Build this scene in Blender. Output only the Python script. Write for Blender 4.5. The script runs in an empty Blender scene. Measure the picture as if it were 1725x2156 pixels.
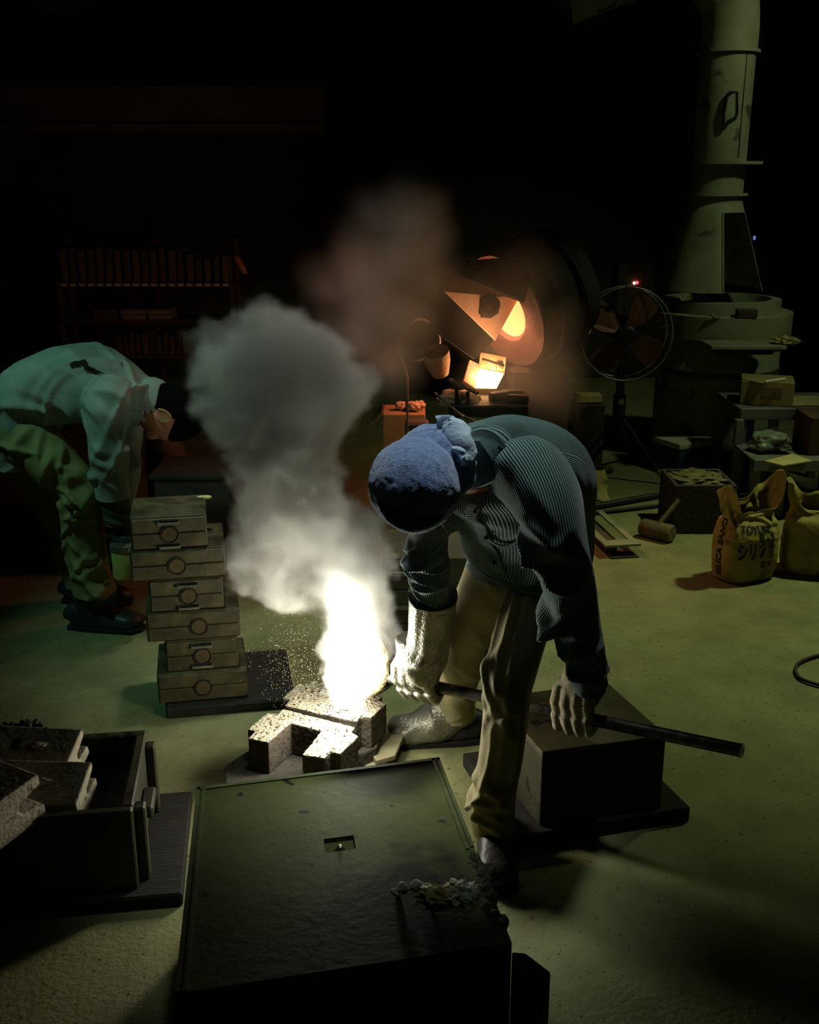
import bpy, bmesh, math, random
import numpy as np
from mathutils import Vector, Matrix, noise as mnoise
from mathutils.bvhtree import BVHTree

# ------------------------------------------------------------------ camera, world, lamps, exposure
SC = bpy.context.scene
COL = SC.collection
cam_d = bpy.data.cameras.new('camera'); cam = bpy.data.objects.new('camera', cam_d); COL.objects.link(cam)
cam.location = (0, 0, 1.6); cam.rotation_euler = (math.radians(90 - 17.2), 0, 0)
cam_d.sensor_fit = 'HORIZONTAL'; cam_d.sensor_width = 36; cam_d.lens = 48.0; cam_d.clip_start = .02
SC.camera = cam
w = bpy.data.worlds.new('dim_hall_air'); SC.world = w; w.use_nodes = True
w.node_tree.nodes['Background'].inputs[0].default_value = (.35, .45, .40, 1)
w.node_tree.nodes['Background'].inputs[1].default_value = .0035
SC.view_settings.view_transform = 'Standard'; SC.view_settings.look = 'None'
SC.view_settings.gamma = 1; SC.view_settings.use_curve_mapping = False
SC.view_settings.exposure = 0.0
SC.cycles.max_bounces = 4; SC.cycles.diffuse_bounces = 2; SC.cycles.volume_bounces = 2; SC.cycles.volume_step_rate = 4; SC.cycles.use_light_tree = False; SC.cycles.adaptive_threshold = .02; SC.cycles.sample_clamp_indirect = 4.0
SC.cycles.caustics_reflective = False; SC.cycles.caustics_refractive = False

def light(name, kind, loc, energy, color, size=.05, aim=None, spot=None, blend=.5):
    d = bpy.data.lights.new(name, kind); d.energy = energy; d.color = color
    if kind == 'AREA': d.shape = 'DISK'; d.size = size
    else: d.shadow_soft_size = size
    if kind == 'SPOT': d.spot_size = math.radians(spot); d.spot_blend = blend
    o = bpy.data.objects.new(name, d); COL.objects.link(o); o.location = loc
    if aim is not None:
        o.rotation_euler = (Vector(aim) - Vector(loc)).to_track_quat('-Z', 'Y').to_euler()
    return o
LAMP_A = (2.75, 4.7, 3.9)      # pendant over the sand bags
LAMP_B = (-2.2, 2.2, 3.3)      # cool lamp high on the side wall, toward the helper
LAMP_C = (.30, 2.45, 3.9)       # pendant over the pouring floor
LAMP_D = (3.1, 4.4, 3.7)       # lamp facing the extraction hood
light('bag_pendant_light', 'SPOT', LAMP_A, 330, (.84, 1.0, .48), .10, aim=(1.50, 4.0, 0), spot=50, blend=.9)
light('cool_wall_lamp_light', 'SPOT', LAMP_B, 105, (.42, 1.0, .78), .08, aim=(-.90, 3.42, .95), spot=34, blend=.7)
light('floor_pendant_light', 'SPOT', LAMP_C, 270, (.82, .97, .88), .20, aim=(.04, 2.32, .9), spot=20, blend=1.0)
light('hood_lamp_light', 'SPOT', LAMP_D, 85, (.84, 1.0, .56), .12, aim=(1.72, 6.25, 1.35), spot=50, blend=.7)
LAMP_E = (-.38, 3.75, 4.7)      # unseen lamp added to brighten the smoke
light('smoke_fill_light', 'SPOT', LAMP_E, 330, (.96, .97, .86), .15, aim=(-.28, 3.50, 1.2), spot=25, blend=.9)
light('pour_glow', 'POINT', (-.165, 2.615, .30), 3.4, (1.0, .95, .78), .035)
light('flame_glow', 'POINT', (-.165, 2.60, .40), 6.4, (1.0, .97, .80), .05)

# ------------------------------------------------------------------ helpers: colours and materials
def lin(r, g=None, b=None):
    if g is None: g = b = r
    f = lambda c: ((c / 255 + .055) / 1.055) ** 2.4 if c > 10 else c / 255 / 12.92
    return (f(r), f(g), f(b), 1)
MATS = {}
def mat(name, c1, c2=None, scale=12, rough=.7, metal=0, bump=0, bscale=60, detail=3, lo=.35, hi=.65, spots=None, sscale=30, sthr=.62, stretch=None, emit=None, estr=0, spec=.4, sheen=0):
    if name in MATS: return MATS[name]
    m = bpy.data.materials.new(name); m.use_nodes = True; nt = m.node_tree; N = nt.nodes; L = nt.links
    b = N['Principled BSDF']; b.inputs['Roughness'].default_value = rough; b.inputs['Metallic'].default_value = metal
    b.inputs['Specular IOR Level'].default_value = spec
    if sheen: b.inputs['Sheen Weight'].default_value = sheen; b.inputs['Sheen Roughness'].default_value = .5
    tc = N.new('ShaderNodeTexCoord'); vec = tc.outputs['Object']
    if stretch:
        mp = N.new('ShaderNodeMapping'); mp.inputs['Scale'].default_value = stretch; L.new(vec, mp.inputs[0]); vec = mp.outputs[0]
    col = None
    if c2 is not None:
        n = N.new('ShaderNodeTexNoise'); n.inputs['Scale'].default_value = scale; n.inputs['Detail'].default_value = detail; n.inputs['Roughness'].default_value = .65
        L.new(vec, n.inputs['Vector'])
        r = N.new('ShaderNodeValToRGB'); r.color_ramp.elements[0].position = lo; r.color_ramp.elements[1].position = hi
        r.color_ramp.elements[0].color = c1; r.color_ramp.elements[1].color = c2
        L.new(n.outputs['Fac'], r.inputs[0]); col = r.outputs[0]
    if spots is not None:
        n2 = N.new('ShaderNodeTexNoise'); n2.inputs['Scale'].default_value = sscale; n2.inputs['Detail'].default_value = 2
        L.new(vec, n2.inputs['Vector'])
        r2 = N.new('ShaderNodeValToRGB'); r2.color_ramp.elements[0].position = sthr; r2.color_ramp.elements[1].position = sthr + .05
        L.new(n2.outputs['Fac'], r2.inputs[0])
        mx = N.new('ShaderNodeMix'); mx.data_type = 'RGBA'
        L.new(r2.outputs[0], mx.inputs['Factor']); mx.inputs['A'].default_value = c1; mx.inputs['B'].default_value = spots
        if col: L.new(col, mx.inputs['A'])
        col = mx.outputs['Result']
    if col: L.new(col, b.inputs['Base Color'])
    else: b.inputs['Base Color'].default_value = c1
    if bump:
        n3 = N.new('ShaderNodeTexNoise'); n3.inputs['Scale'].default_value = bscale; n3.inputs['Detail'].default_value = 2
        L.new(vec, n3.inputs['Vector'])
        bp = N.new('ShaderNodeBump'); bp.inputs['Strength'].default_value = bump; bp.inputs['Distance'].default_value = .01
        L.new(n3.outputs['Fac'], bp.inputs['Height']); L.new(bp.outputs[0], b.inputs['Normal'])
    if emit is not None:
        b.inputs['Emission Color'].default_value = emit; b.inputs['Emission Strength'].default_value = estr
    MATS[name] = m; return m

# ------------------------------------------------------------------ helpers: geometry
class MB:
    """collects vertices and faces of ONE part"""
    def __init__(s): s.v = []; s.f = []; s.uv = None
    def add(s, V, F):
        o = len(s.v); s.v += [tuple(x) for x in V]; s.f += [tuple(i + o for i in f) for f in F]; return s
    def box(s, c, d, bev=.004, rot=None, seg=1):
        bm = bmesh.new(); bmesh.ops.create_cube(bm, size=1)
        bmesh.ops.scale(bm, vec=d, verts=bm.verts)
        if bev: bmesh.ops.bevel(bm, geom=bm.edges[:], offset=min(bev, min(d) * .45), segments=seg, affect='EDGES', profile=.6)
        M = Matrix.Translation(c) @ (rot.to_4x4() if rot is not None else Matrix())
        bmesh.ops.transform(bm, matrix=M, verts=bm.verts)
        bm.verts.index_update(); s.add([v.co[:] for v in bm.verts], [[v.index for v in f.verts] for f in bm.faces]); bm.free(); return s
    def box_on(s, x0, x1, y0, y1, z0, z1, bev=.004):
        return s.box(((x0 + x1) / 2, (y0 + y1) / 2, (z0 + z1) / 2), (x1 - x0, y1 - y0, z1 - z0), bev)
    def tube(s, pts, r, n=12, cap=True, flat=1.0):
        pts = [Vector(p) for p in pts]; k = len(pts); r = [r] * k if not hasattr(r, '__len__') else r
        T = [(pts[min(i + 1, k - 1)] - pts[max(i - 1, 0)]).normalized() for i in range(k)]
        a = T[0].orthogonal().normalized(); V = []; F = []
        for i in range(k):
            a = (a - a.dot(T[i]) * T[i]).normalized(); b = T[i].cross(a)
            for j in range(n):
                t = 2 * math.pi * j / n; V.append(pts[i] + (a * math.cos(t) + b * math.sin(t) * flat) * r[i])
        for i in range(k - 1):
            for j in range(n): F.append((i * n + j, i * n + (j + 1) % n, (i + 1) * n + (j + 1) % n, (i + 1) * n + j))
        if cap: F.append(tuple(range(n - 1, -1, -1))); F.append(tuple(range((k - 1) * n, k * n)))
        return s.add(V, F)
    def lathe(s, prof, origin, axis, n=32, a0=0, a1=2 * math.pi, xdir=None):
        ax = Vector(axis).normalized(); x = Vector(xdir) if xdir else ax.orthogonal(); x = (x - x.dot(ax) * ax).normalized(); y = ax.cross(x)
        full = abs(a1 - a0 - 2 * math.pi) < 1e-6; m = n if full else n + 1; V = []; F = []
        for (r, h) in prof:
            for j in range(m):
                t = a0 + (a1 - a0) * j / n; V.append(Vector(origin) + ax * h + (x * math.cos(t) + y * math.sin(t)) * r)
        for i in range(len(prof) - 1):
            for j in range(m if full else m - 1):
                k = (j + 1) % m; F.append((i * m + j, i * m + k, (i + 1) * m + k, (i + 1) * m + j))
        return s.add(V, F)
    def plate(s, corners, t, back=None):
        c = [Vector(p) for p in corners]; n = (c[1] - c[0]).cross(c[2] - c[0]).normalized()
        if back is not None and n.dot(Vector(back)) < 0: n = -n
        k = len(c); V = c + [p + n * t for p in c]
        F = [tuple(range(k)), tuple(range(2 * k - 1, k - 1, -1))] + [(i, i + k, (i + 1) % k + k, (i + 1) % k) for i in range(k)]
        return s.add(V, F)
    def prism(s, poly, z0, z1, loc=(0, 0), ang=0, bev=0, holes=None):
        bm = bmesh.new(); c, sn = math.cos(ang), math.sin(ang)
        vs = [bm.verts.new((loc[0] + c * x - sn * y, loc[1] + sn * x + c * y, z0)) for x, y in poly]
        f = bm.faces.new(vs); r = bmesh.ops.extrude_face_region(bm, geom=[f])
        for e in r['geom']:
            if isinstance(e, bmesh.types.BMVert): e.co.z = z1
        bmesh.ops.recalc_face_normals(bm, faces=bm.faces)
        if bev: bmesh.ops.bevel(bm, geom=bm.edges[:], offset=bev, segments=2, affect='EDGES', profile=.6)
        bm.verts.index_update(); s.add([v.co[:] for v in bm.verts], [[v.index for v in f.verts] for f in bm.faces]); bm.free(); return s
    def xf(s, loc, ang):
        c, sn = math.cos(ang), math.sin(ang)
        s.v = [(loc[0] + c * x - sn * y, loc[1] + sn * x + c * y, loc[2] + z) for x, y, z in s.v]; return s

def tag(o, label=None, cat=None, group=None, kind=None):
    if label: o['label'] = label
    if cat: o['category'] = cat
    if group: o['group'] = group
    if kind: o['kind'] = kind
    return o
def thing(name, loc, label, cat, group=None, rz=0):
    o = bpy.data.objects.new(name, None); COL.objects.link(o); o.location = loc; o.rotation_euler = (0, 0, rz)
    o.empty_display_size = .1
    return tag(o, label, cat, group)
def root_matrix(o):
    M = Matrix()
    while o is not None:
        M = Matrix.LocRotScale(o.location, o.rotation_euler, o.scale) @ M; o = o.parent
    return M
def obj(name, mb, m, parent=None, smooth=False, local=False, kind=None, label=None):
    """one mesh object; mb is in world space unless local"""
    me = bpy.data.meshes.new(name); V = np.array(mb.v, float)
    if parent is not None and not local:
        Mi = np.array(root_matrix(parent).inverted()); V = V @ Mi[:3, :3].T + Mi[:3, 3]
    org = np.zeros(3)
    if parent is None and not local:
        org = np.array([(V[:, 0].min() + V[:, 0].max()) / 2, (V[:, 1].min() + V[:, 1].max()) / 2, V[:, 2].min()]); V = V - org
    me.from_pydata([tuple(x) for x in V], [], mb.f)
    if mb.uv is not None:
        ul = me.uv_layers.new(name='UVMap'); li = np.empty(len(me.loops), np.int32); me.loops.foreach_get('vertex_index', li)
        ul.data.foreach_set('uv', np.array(mb.uv, np.float32)[li].ravel())
    bm = bmesh.new(); bm.from_mesh(me); bmesh.ops.recalc_face_normals(bm, faces=bm.faces); bm.to_mesh(me); bm.free()
    if smooth:
        me.shade_smooth()
        try: me.set_sharp_from_angle(angle=math.radians(smooth if smooth > 1 else 40))
        except Exception: pass
    me.materials.append(m)
    o = bpy.data.objects.new(name, me); COL.objects.link(o); o.parent = parent; o.location = tuple(org)
    if kind: o['kind'] = kind
    if label: o['label'] = label
    return o
def single(name, mb, m, label, cat, group=None, smooth=False, kind=None):
    return tag(obj(name, mb, m, None, smooth), label, cat, group, kind)
def copy_tree(o, parent=None):
    c = o.copy(); COL.objects.link(c); c.parent = parent
    for ch in [k for k in bpy.data.objects if k.parent == o]: copy_tree(ch, c)
    return c
def mod_apply(o):
    dg = bpy.context.evaluated_depsgraph_get(); me = bpy.data.meshes.new_from_object(o.evaluated_get(dg)); o.modifiers.clear(); o.data = me

def spline(P_, n):
    P_ = np.array(P_, float); k = len(P_); t = np.linspace(0, k - 1, n); out = []
    for u in t:
        i = min(int(u), k - 2); f = u - i
        p0 = P_[max(i - 1, 0)]; p1 = P_[i]; p2 = P_[i + 1]; p3 = P_[min(i + 2, k - 1)]
        out.append(.5 * (2 * p1 + (p2 - p0) * f + (2 * p0 - 5 * p1 + 4 * p2 - p3) * f * f + (3 * p1 - p0 - 3 * p2 + p3) * f ** 3))
    return np.array(out)
def loft(keys, side, nu=72, nv=90, folds=None, seed=0, power=2.2, rough=.0015, close0=False, close1=False, sides=None):
    """keys: (centre, half width along side, half depth); side: reference direction of the half width.
    folds: list of (s, theta, amp, width_s, width_t, tilt) pushed out of the cloth."""
    K = np.array([list(k[0]) + [k[1], k[2]] for k in keys], float)
    S = spline(K, nv); C = S[:, :3]; T = np.gradient(C, axis=0); T /= np.linalg.norm(T, axis=1)[:, None]
    if sides is not None: A = spline(np.array(sides, float), nv)
    else: A = np.repeat(np.array(side, float)[None], nv, 0)
    A = A - (A * T).sum(1)[:, None] * T; A /= np.linalg.norm(A, axis=1)[:, None]; B = np.cross(T, A)
    th = np.linspace(0, 2 * math.pi, nu, endpoint=False); ct, st = np.cos(th), np.sin(th)
    e = 2 / power; cx = np.sign(ct) * np.abs(ct) ** e; sy = np.sign(st) * np.abs(st) ** e
    D = np.zeros((nv, nu)); s = np.linspace(0, 1, nv)[:, None]; tt = th[None]
    rng = np.random.RandomState(seed)
    for (s0, t0, a, ws, wt, tilt) in (folds or []):
        d = (tt - t0 + math.pi) % (2 * math.pi) - math.pi
        x = (s - s0 - tilt * d) / ws
        D += a * np.exp(-x * x) * np.exp(-(d / wt) ** 2)
    for o_ in range(6):
        fs, ft = rng.uniform(6, 26), rng.randint(2, 7)
        D += rough * np.sin(s * fs + tt * ft + rng.uniform(0, 6)) / (1 + o_ * .4)
    V = C[:, None] + A[:, None] * (cx * 1)[None, :, None] * (S[:, 3][:, None] + D)[..., None] + B[:, None] * sy[None, :, None] * (S[:, 4][:, None] + D)[..., None]
    mb = MB(); mb.v = [tuple(x) for x in V.reshape(-1, 3)]
    for i in range(nv - 1):
        for j in range(nu): mb.f.append((i * nu + j, i * nu + (j + 1) % nu, (i + 1) * nu + (j + 1) % nu, (i + 1) * nu + j))
    if close0: mb.f.append(tuple(range(nu - 1, -1, -1)))
    if close1: mb.f.append(tuple(range((nv - 1) * nu, nv * nu)))
    ln = np.concatenate([[0], np.cumsum(np.linalg.norm(np.diff(C, axis=0), axis=1))]); circ = 2 * math.pi * float(np.mean((S[:, 3] + S[:, 4]) / 2))
    # fold the seam of the unwrapped width so the cord count stays whole
    u = np.where(th <= math.pi, th, 2 * math.pi - th) / (2 * math.pi) * circ
    mb.uv = [(u[j], ln[i]) for i in range(nv) for j in range(nu)]
    return mb
def merge(*mbs):
    m = MB(); uv = []; has = all(x.uv is not None for x in mbs)
    for x in mbs:
        m.add(x.v, x.f)
        if has: uv += list(x.uv)
    if has: m.uv = uv
    return m
def rand_folds(seed, n, s0, s1, t0=None, wt=(.5, 1.1), amp=(.003, .009), ws=(.012, .03), tilt=.06):
    r = random.Random(seed); out = []
    for i in range(n):
        out.append((r.uniform(s0, s1), (r.gauss(t0, .6) if t0 is not None else r.uniform(0, 6.28)), r.uniform(*amp), r.uniform(*ws), r.uniform(*wt), r.uniform(-tilt, tilt)))
    return out
def blob(c, r, seed=0, amp=.1, freq=3, sub=3, rot=None, flat_bottom=False):
    bm = bmesh.new(); bmesh.ops.create_icosphere(bm, subdivisions=sub, radius=1); V = []
    for v in bm.verts:
        n = v.co.normalized(); q = 1 + amp * mnoise.fractal(n * freq + Vector((seed * 7.1, seed * 3.3, 0)), .8, 2.1, 4)
        p = Vector((n.x * r[0] * q, n.y * r[1] * q, n.z * r[2] * q))
        if flat_bottom: p.z = max(p.z, -r[2] * .45)
        if rot is not None: p = rot @ p
        V.append(p + Vector(c))
    bm.verts.index_update(); F = [[v.index for v in f.verts] for f in bm.faces]; bm.free()
    m = MB(); m.add(V, F); return m
# ------------------------------------------------------------------ materials
FLOOR = mat('worn_green_concrete', lin(104, 106, 72), lin(132, 132, 92), scale=4, rough=.6, bump=.3, bscale=70, detail=5, spots=lin(72, 72, 48), sscale=60, sthr=.66, spec=.25)
WALL = mat('sooty_wall', lin(40, 40, 34), lin(62, 60, 50), scale=1.5, rough=.95, bump=.2, bscale=12)
IRON = mat('black_iron', lin(26, 26, 24), lin(52, 48, 42), scale=9, rough=.5, metal=.6, bump=.15, bscale=80)
STEEL = mat('brushed_pipe_steel', lin(70, 70, 66), lin(120, 118, 108), scale=30, rough=.28, metal=.9, bump=.08, bscale=200, stretch=(1, 1, 1))
FLASK = mat('olive_painted_flask', lin(46, 43, 27), lin(90, 85, 55), scale=9, rough=.5, bump=.15, bscale=50, spots=lin(58, 50, 34), sscale=9, sthr=.60, spec=.35)
FLASK_DK = mat('sooty_olive_flask', lin(44, 44, 30), lin(64, 64, 42), scale=6, rough=.55, bump=.2, bscale=45, spots=lin(22, 22, 16), sscale=14, sthr=.63)
SAND = mat('porous_sand_core', lin(170, 160, 138), lin(200, 190, 168), scale=20, rough=.95, bump=.9, bscale=150, spots=lin(58, 48, 36), sscale=95, sthr=.60, spec=.1)
SAND_DK = mat('burnt_core_base', lin(42, 40, 34), lin(66, 62, 52), scale=14, rough=.9, bump=.5, bscale=60)
WOODB = mat('charred_board', lin(18, 17, 14), lin(34, 31, 24), scale=10, rough=.9, bump=.4, bscale=40, stretch=(1, 6, 1))
SLAG = mat('yellow_slag', lin(150, 142, 48), lin(214, 206, 150), scale=22, rough=.6, bump=.8, bscale=60)

# ------------------------------------------------------------------ setting
def struct(name, mb, m, parent=None): 
    o = obj(name, mb, m, parent)
    if parent is None: o['kind'] = 'structure'
    return o
struct('floor', MB().box_on(-4.2, 4.6, -1.2, 9.0, -.1, 0, 0), FLOOR)
struct('wall_back', MB().box_on(-4.2, 4.6, 8.9, 9.1, 0, 5, 0), WALL)
struct('wall_left', MB().box_on(-4.3, -4.1, -1.2, 9.0, 0, 5, 0), WALL)
struct('wall_right', MB().box_on(4.5, 4.7, -1.2, 9.0, 0, 5, 0), WALL)
struct('ceiling', MB().box_on(-4.2, 4.6, -1.2, 9.0, 4.9, 5.0, 0), WALL)
BEAMM = mat('dusty_beam_paint', lin(52, 50, 36), lin(72, 70, 50), scale=3, rough=.8)
bm_ = MB(); bm_.box_on(-4.0, -.55, 7.45, 7.62, 2.02, 2.14, .01); bm_.box_on(-4.0, -.55, 7.50, 7.57, 1.90, 2.03, .004); bm_.box_on(-4.0, -.55, 7.45, 7.62, 1.86, 1.91, .006)
struct('trim_1', bm_, BEAMM)

# ------------------------------------------------------------------ stack of moulding flasks on a board
FR = math.radians(11)
def flask(name, w, d, h, loc, label, grp, handles, off):
    t = thing(name, loc, label, 'flask', grp, rz=FR)
    b = MB().box((0, d / 2, h / 2), (w, d, h), .006, seg=2)
    obj('body', b, FLASK, t, local=True)
    # two planks of the face, a recessed joint between them
    for k, (z0, z1) in enumerate(((.004, h * .5 - .0012), (h * .5 + .0012, h - .004))):
        obj('face_plank', MB().box((0, -.003, (z0 + z1) / 2), (w - .008, .010, z1 - z0), .003), FLASK, t, local=True)
    pl = MB().lathe([(.0, .004), (.021, .004), (.023, .001), (.023, -.004)], (off, -.008, h * .47), (0, -1, 0), 28)
    obj('vent_plug', pl, mat('clay_plug', lin(74, 62, 38), lin(88, 74, 46), scale=30, rough=.9), t, local=True)
    obj('plug_ring', MB().lathe([(.0235, .001), (.0255, .0045), (.028, .004), (.028, -.002)], (off, -.008, h * .47), (0, -1, 0), 28), mat('dark_ring', lin(36, 30, 22), rough=.9), t, local=True)
    for hz in handles:
        g = MB().box((off - .004, -.009, hz), (.066, .004, .013), .002)
        obj('handle_slot', g, mat('slot_black', lin(14, 14, 12), rough=.9), t, local=True)
        u = MB().tube([(off - .03, -.008, hz), (off - .03, -.02, hz - .002), (off + .03, -.02, hz - .002), (off + .03, -.008, hz)], .0042, 8)
        obj('handle', u, mat('worn_bright_steel', lin(150, 150, 130), lin(190, 188, 170), rough=.3, metal=.85), t, smooth=True, local=True)
    return t
base = MB().box((0, .17, .0175), (.40, .38, .035), .006).xf((-0.7245, 3.061, 0), FR)
base.v = [(x + .17, y + .01, z) for x, y, z in base.v]
single('pallet_board', base, WOODB, 'black charred board under the stack of olive flasks', 'board', None)
FL = [(.275, .24, .098, (-.640, 3.075, .036), (), .0, 'widest bottom flask of the olive stack resting on the black board'),
      (.222, .22, .101, (-.640, 3.090, .134), (.085, .018), .0, 'second flask up in the olive stack with two bar handles'),
      (.280, .24, .094, (-.660, 3.086, .236), (), .015, 'third flask up in the olive stack, wide and without handles'),
      (.222, .22, .102, (-.676, 3.090, .331), (.086, .014), .005, 'fourth flask up in the olive stack with two bar handles'),
      (.280, .24, .095, (-.694, 3.086, .434), (), -.005, 'fifth flask up in the olive stack, wide face with round plug'),
      (.224, .22, .100, (-.716, 3.090, .530), (.084, .010), .0, 'topmost flask of the olive stack with lid scuffed white')]
for (w_, d_, h_, l_, hd, of, lb) in FL: flask('moulding_flask', w_, d_, h_, l_, lb, 'flasks stacked beside the helper', hd, of)
single('brass_flake', blob((-.64, 3.285, .6325), (.022, .012, .005), 4, .5, 4, 2), mat('pale_flake', lin(190, 180, 120), rough=.4), 'small pale scrap lying on the topmost stacked flask', 'scrap')

# ------------------------------------------------------------------ big flask in front, its slag and the block beside it
def quad_box_recess(corn, z0, z1, hole, depth):
    c = [Vector((p[0], p[1], z1)) for p in corn]       # bl, br, fr, fl of the top
    def at(u, v): return c[0].lerp(c[1], u).lerp(c[3].lerp(c[2], u), v)
    us = [0, hole[0], hole[1], 1]; vs = [0, hole[2], hole[3], 1]; V = []; F = []
    for v in vs:
        for u in us: V.append(at(u, v))
    for j in range(3):
        for i in range(3):
            if (i, j) != (1, 1): F.append((j * 4 + i, j * 4 + i + 1, (j + 1) * 4 + i + 1, (j + 1) * 4 + i))
    h = [5, 6, 10, 9]; b = len(V); V += [V[k] - Vector((0, 0, depth)) for k in h]; F.append((b, b + 1, b + 2, b + 3))
    for i in range(4): F.append((h[i], h[(i + 1) % 4], b + (i + 1) % 4, b + i))
    g = len(V); V += [Vector((p.x, p.y, z0)) for p in c]; rim = [0, 3, 15, 12]
    F.append((0, 1, 2, 3, g + 1, g)); F.append((3, 7, 11, 15, g + 2, g + 1)); F.append((15, 14, 13, 12, g + 3, g + 2)); F.append((12, 8, 4, 0, g, g + 3)); F.append((g, g + 1, g + 2, g + 3))
    m = MB(); m.add(V, F); return m, at
fc = [(-0.4489, 2.031, 0.36), (0.0659, 2.155, 0.36), (0.1728, 1.547, 0.36), (-0.3719, 1.427, 0.36)]
def soot_mat():
    m = mat('green_black_lid', lin(98, 100, 53), lin(120, 122, 69), scale=5, rough=.5, bump=.06, bscale=60, spots=lin(30, 30, 20), sscale=22, sthr=.66, detail=4)
    nt = m.node_tree; N = nt.nodes; L = nt.links; b = N['Principled BSDF']; src = b.inputs['Base Color'].links[0].from_socket
    tc = N.new('ShaderNodeTexCoord'); vm = N.new('ShaderNodeVectorMath'); vm.operation = 'DISTANCE'; L.new(tc.outputs['Object'], vm.inputs[0]); vm.inputs[1].default_value = (.15, -.15, .355)
    n = N.new('ShaderNodeTexNoise'); n.inputs['Scale'].default_value = 16; n.inputs['Detail'].default_value = 6; L.new(tc.outputs['Object'], n.inputs['Vector'])
    ad = N.new('ShaderNodeMath'); ad.operation = 'MULTIPLY_ADD'; L.new(n.outputs['Fac'], ad.inputs[0]); ad.inputs[1].default_value = .34; L.new(vm.outputs['Value'], ad.inputs[2])
    r = N.new('ShaderNodeValToRGB'); r.color_ramp.elements[0].position = .26; r.color_ramp.elements[1].position = .36; r.color_ramp.elements[0].color = (1, 1, 1, 1); r.color_ramp.elements[1].color = (0, 0, 0, 1)
    L.new(ad.outputs[0], r.inputs[0]); mx = N.new('ShaderNodeMix'); mx.data_type = 'RGBA'; L.new(r.outputs[0], mx.inputs['Factor']); L.new(src, mx.inputs['A']); mx.inputs['B'].default_value = lin(24, 23, 18); L.new(mx.outputs['Result'], b.inputs['Base Color'])
    return m
LID = soot_mat()
bx, at = quad_box_recess(fc, .0, .36, (.475, .585, .40, .475), .010)
cen = sum((Vector(p) for p in fc), Vector()) / 4
bf = thing('large_flask', (cen.x, cen.y, 0), 'large dark green casting flask with burnt slag on its lid', 'flask')
obj('body', bx, LID, bf)
for u0, u1, v0, v1 in ((.0, .014, .0, 1), (.022, .034, .01, 1), (.966, .980, .0, .56), (.986, 1.0, .0, .55), (.0, 1.0, .0, .016)):
    q = [at(u0, v0), at(u1, v0), at(u1, v1), at(u0, v1)]
    obj('edge_strip', MB().plate(q, .0035, back=(0, 0, 1)), mat('strip_green', lin(98, 104, 62), lin(120, 124, 78), scale=30, rough=.55), bf)
# chipped near corner
rr = random.Random(5)
for k in range(9):
    p = at(.985 + rr.uniform(-.02, .012), .60 + .038 * k)
    obj('chipped_edge', blob((p.x, p.y, .357), (.012, .02, .006), 30 + k, .5, 3, 2), mat('chipped_wood', lin(44, 44, 30), lin(84, 84, 58), scale=40, rough=.9), bf)
p = at(.532, .44); obj('stud', MB().lathe([(0, .014), (.005, .012), (.008, .005), (.014, .0)], (p.x, p.y - .008, .3495), (0, 0, 1), 16), mat('worn_bright_steel', lin(150, 150, 130)), bf, smooth=True)
sl = thing('slag_lump', (0.0616, 1.66, 0.36), 'crusty yellow-green slag lump with a curled tail on the large flask', 'slag')
c_ = Vector((0.0614, 1.657, 0.372)); 
obj('crust', merge(blob(c_ + Vector((-.012, -.006, 0)), (.034, .026, .016), 2, .5, 3.5, 4, flat_bottom=True), blob(c_ + Vector((.012, .012, .002)), (.020, .014, .012), 8, .6, 4, 3, flat_bottom=True)), SLAG, sl, smooth=80)
obj('pale_froth', merge(blob(c_ + Vector((.03, .004, .0)), (.027, .032, .014), 3, .7, 4.5, 4, flat_bottom=True), blob(c_ + Vector((.036, -.012, .002)), (.016, .016, .010), 12, .7, 5, 3, flat_bottom=True)), mat('grey_froth', lin(166, 170, 150), lin(232, 234, 218), scale=45, rough=.8, bump=.8, bscale=90), sl, smooth=80)
tl = [Vector((0.0364, 1.679, 0.366)), Vector((0.026, 1.675, 0.378)), Vector((0.0081, 1.678, 0.376)), Vector((-0.009, 1.674, 0.376)), Vector((-0.0209, 1.674, 0.37)), Vector((-0.026, 1.672, 0.362))]
obj('curled_tail', MB().tube(spline([tuple(q) for q in tl], 18), [.009 + .003 * math.sin(i * 1.3) for i in range(18)], 10, flat=.6), mat('grey_froth', lin(150, 150, 140)), sl, smooth=60)
sb = thing('scrap_block', (.21, 1.55, 0), 'dark chipped block standing beside the near corner of the large flask', 'block')
blk = MB().prism([(0.1792, 1.599, 0.3)[:2], (0.2037, 1.595, 0.3)[:2], (0.241, 1.548, 0.3)[:2], (.20, 1.40), (.165, 1.40)], 0, .30, bev=.004)
obj('body', blk, SAND_DK, sb)
obj('crack_ridge', MB().tube([(0.183, 1.552, 0.302), (0.2, 1.544, 0.303), (0.2114, 1.529, 0.302), (0.2018, 1.485, 0.302)], [.004, .006, .005, .003], 6), mat('ridge_grey', lin(70, 68, 58), lin(96, 94, 80), scale=60, rough=.9), sb)

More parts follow.
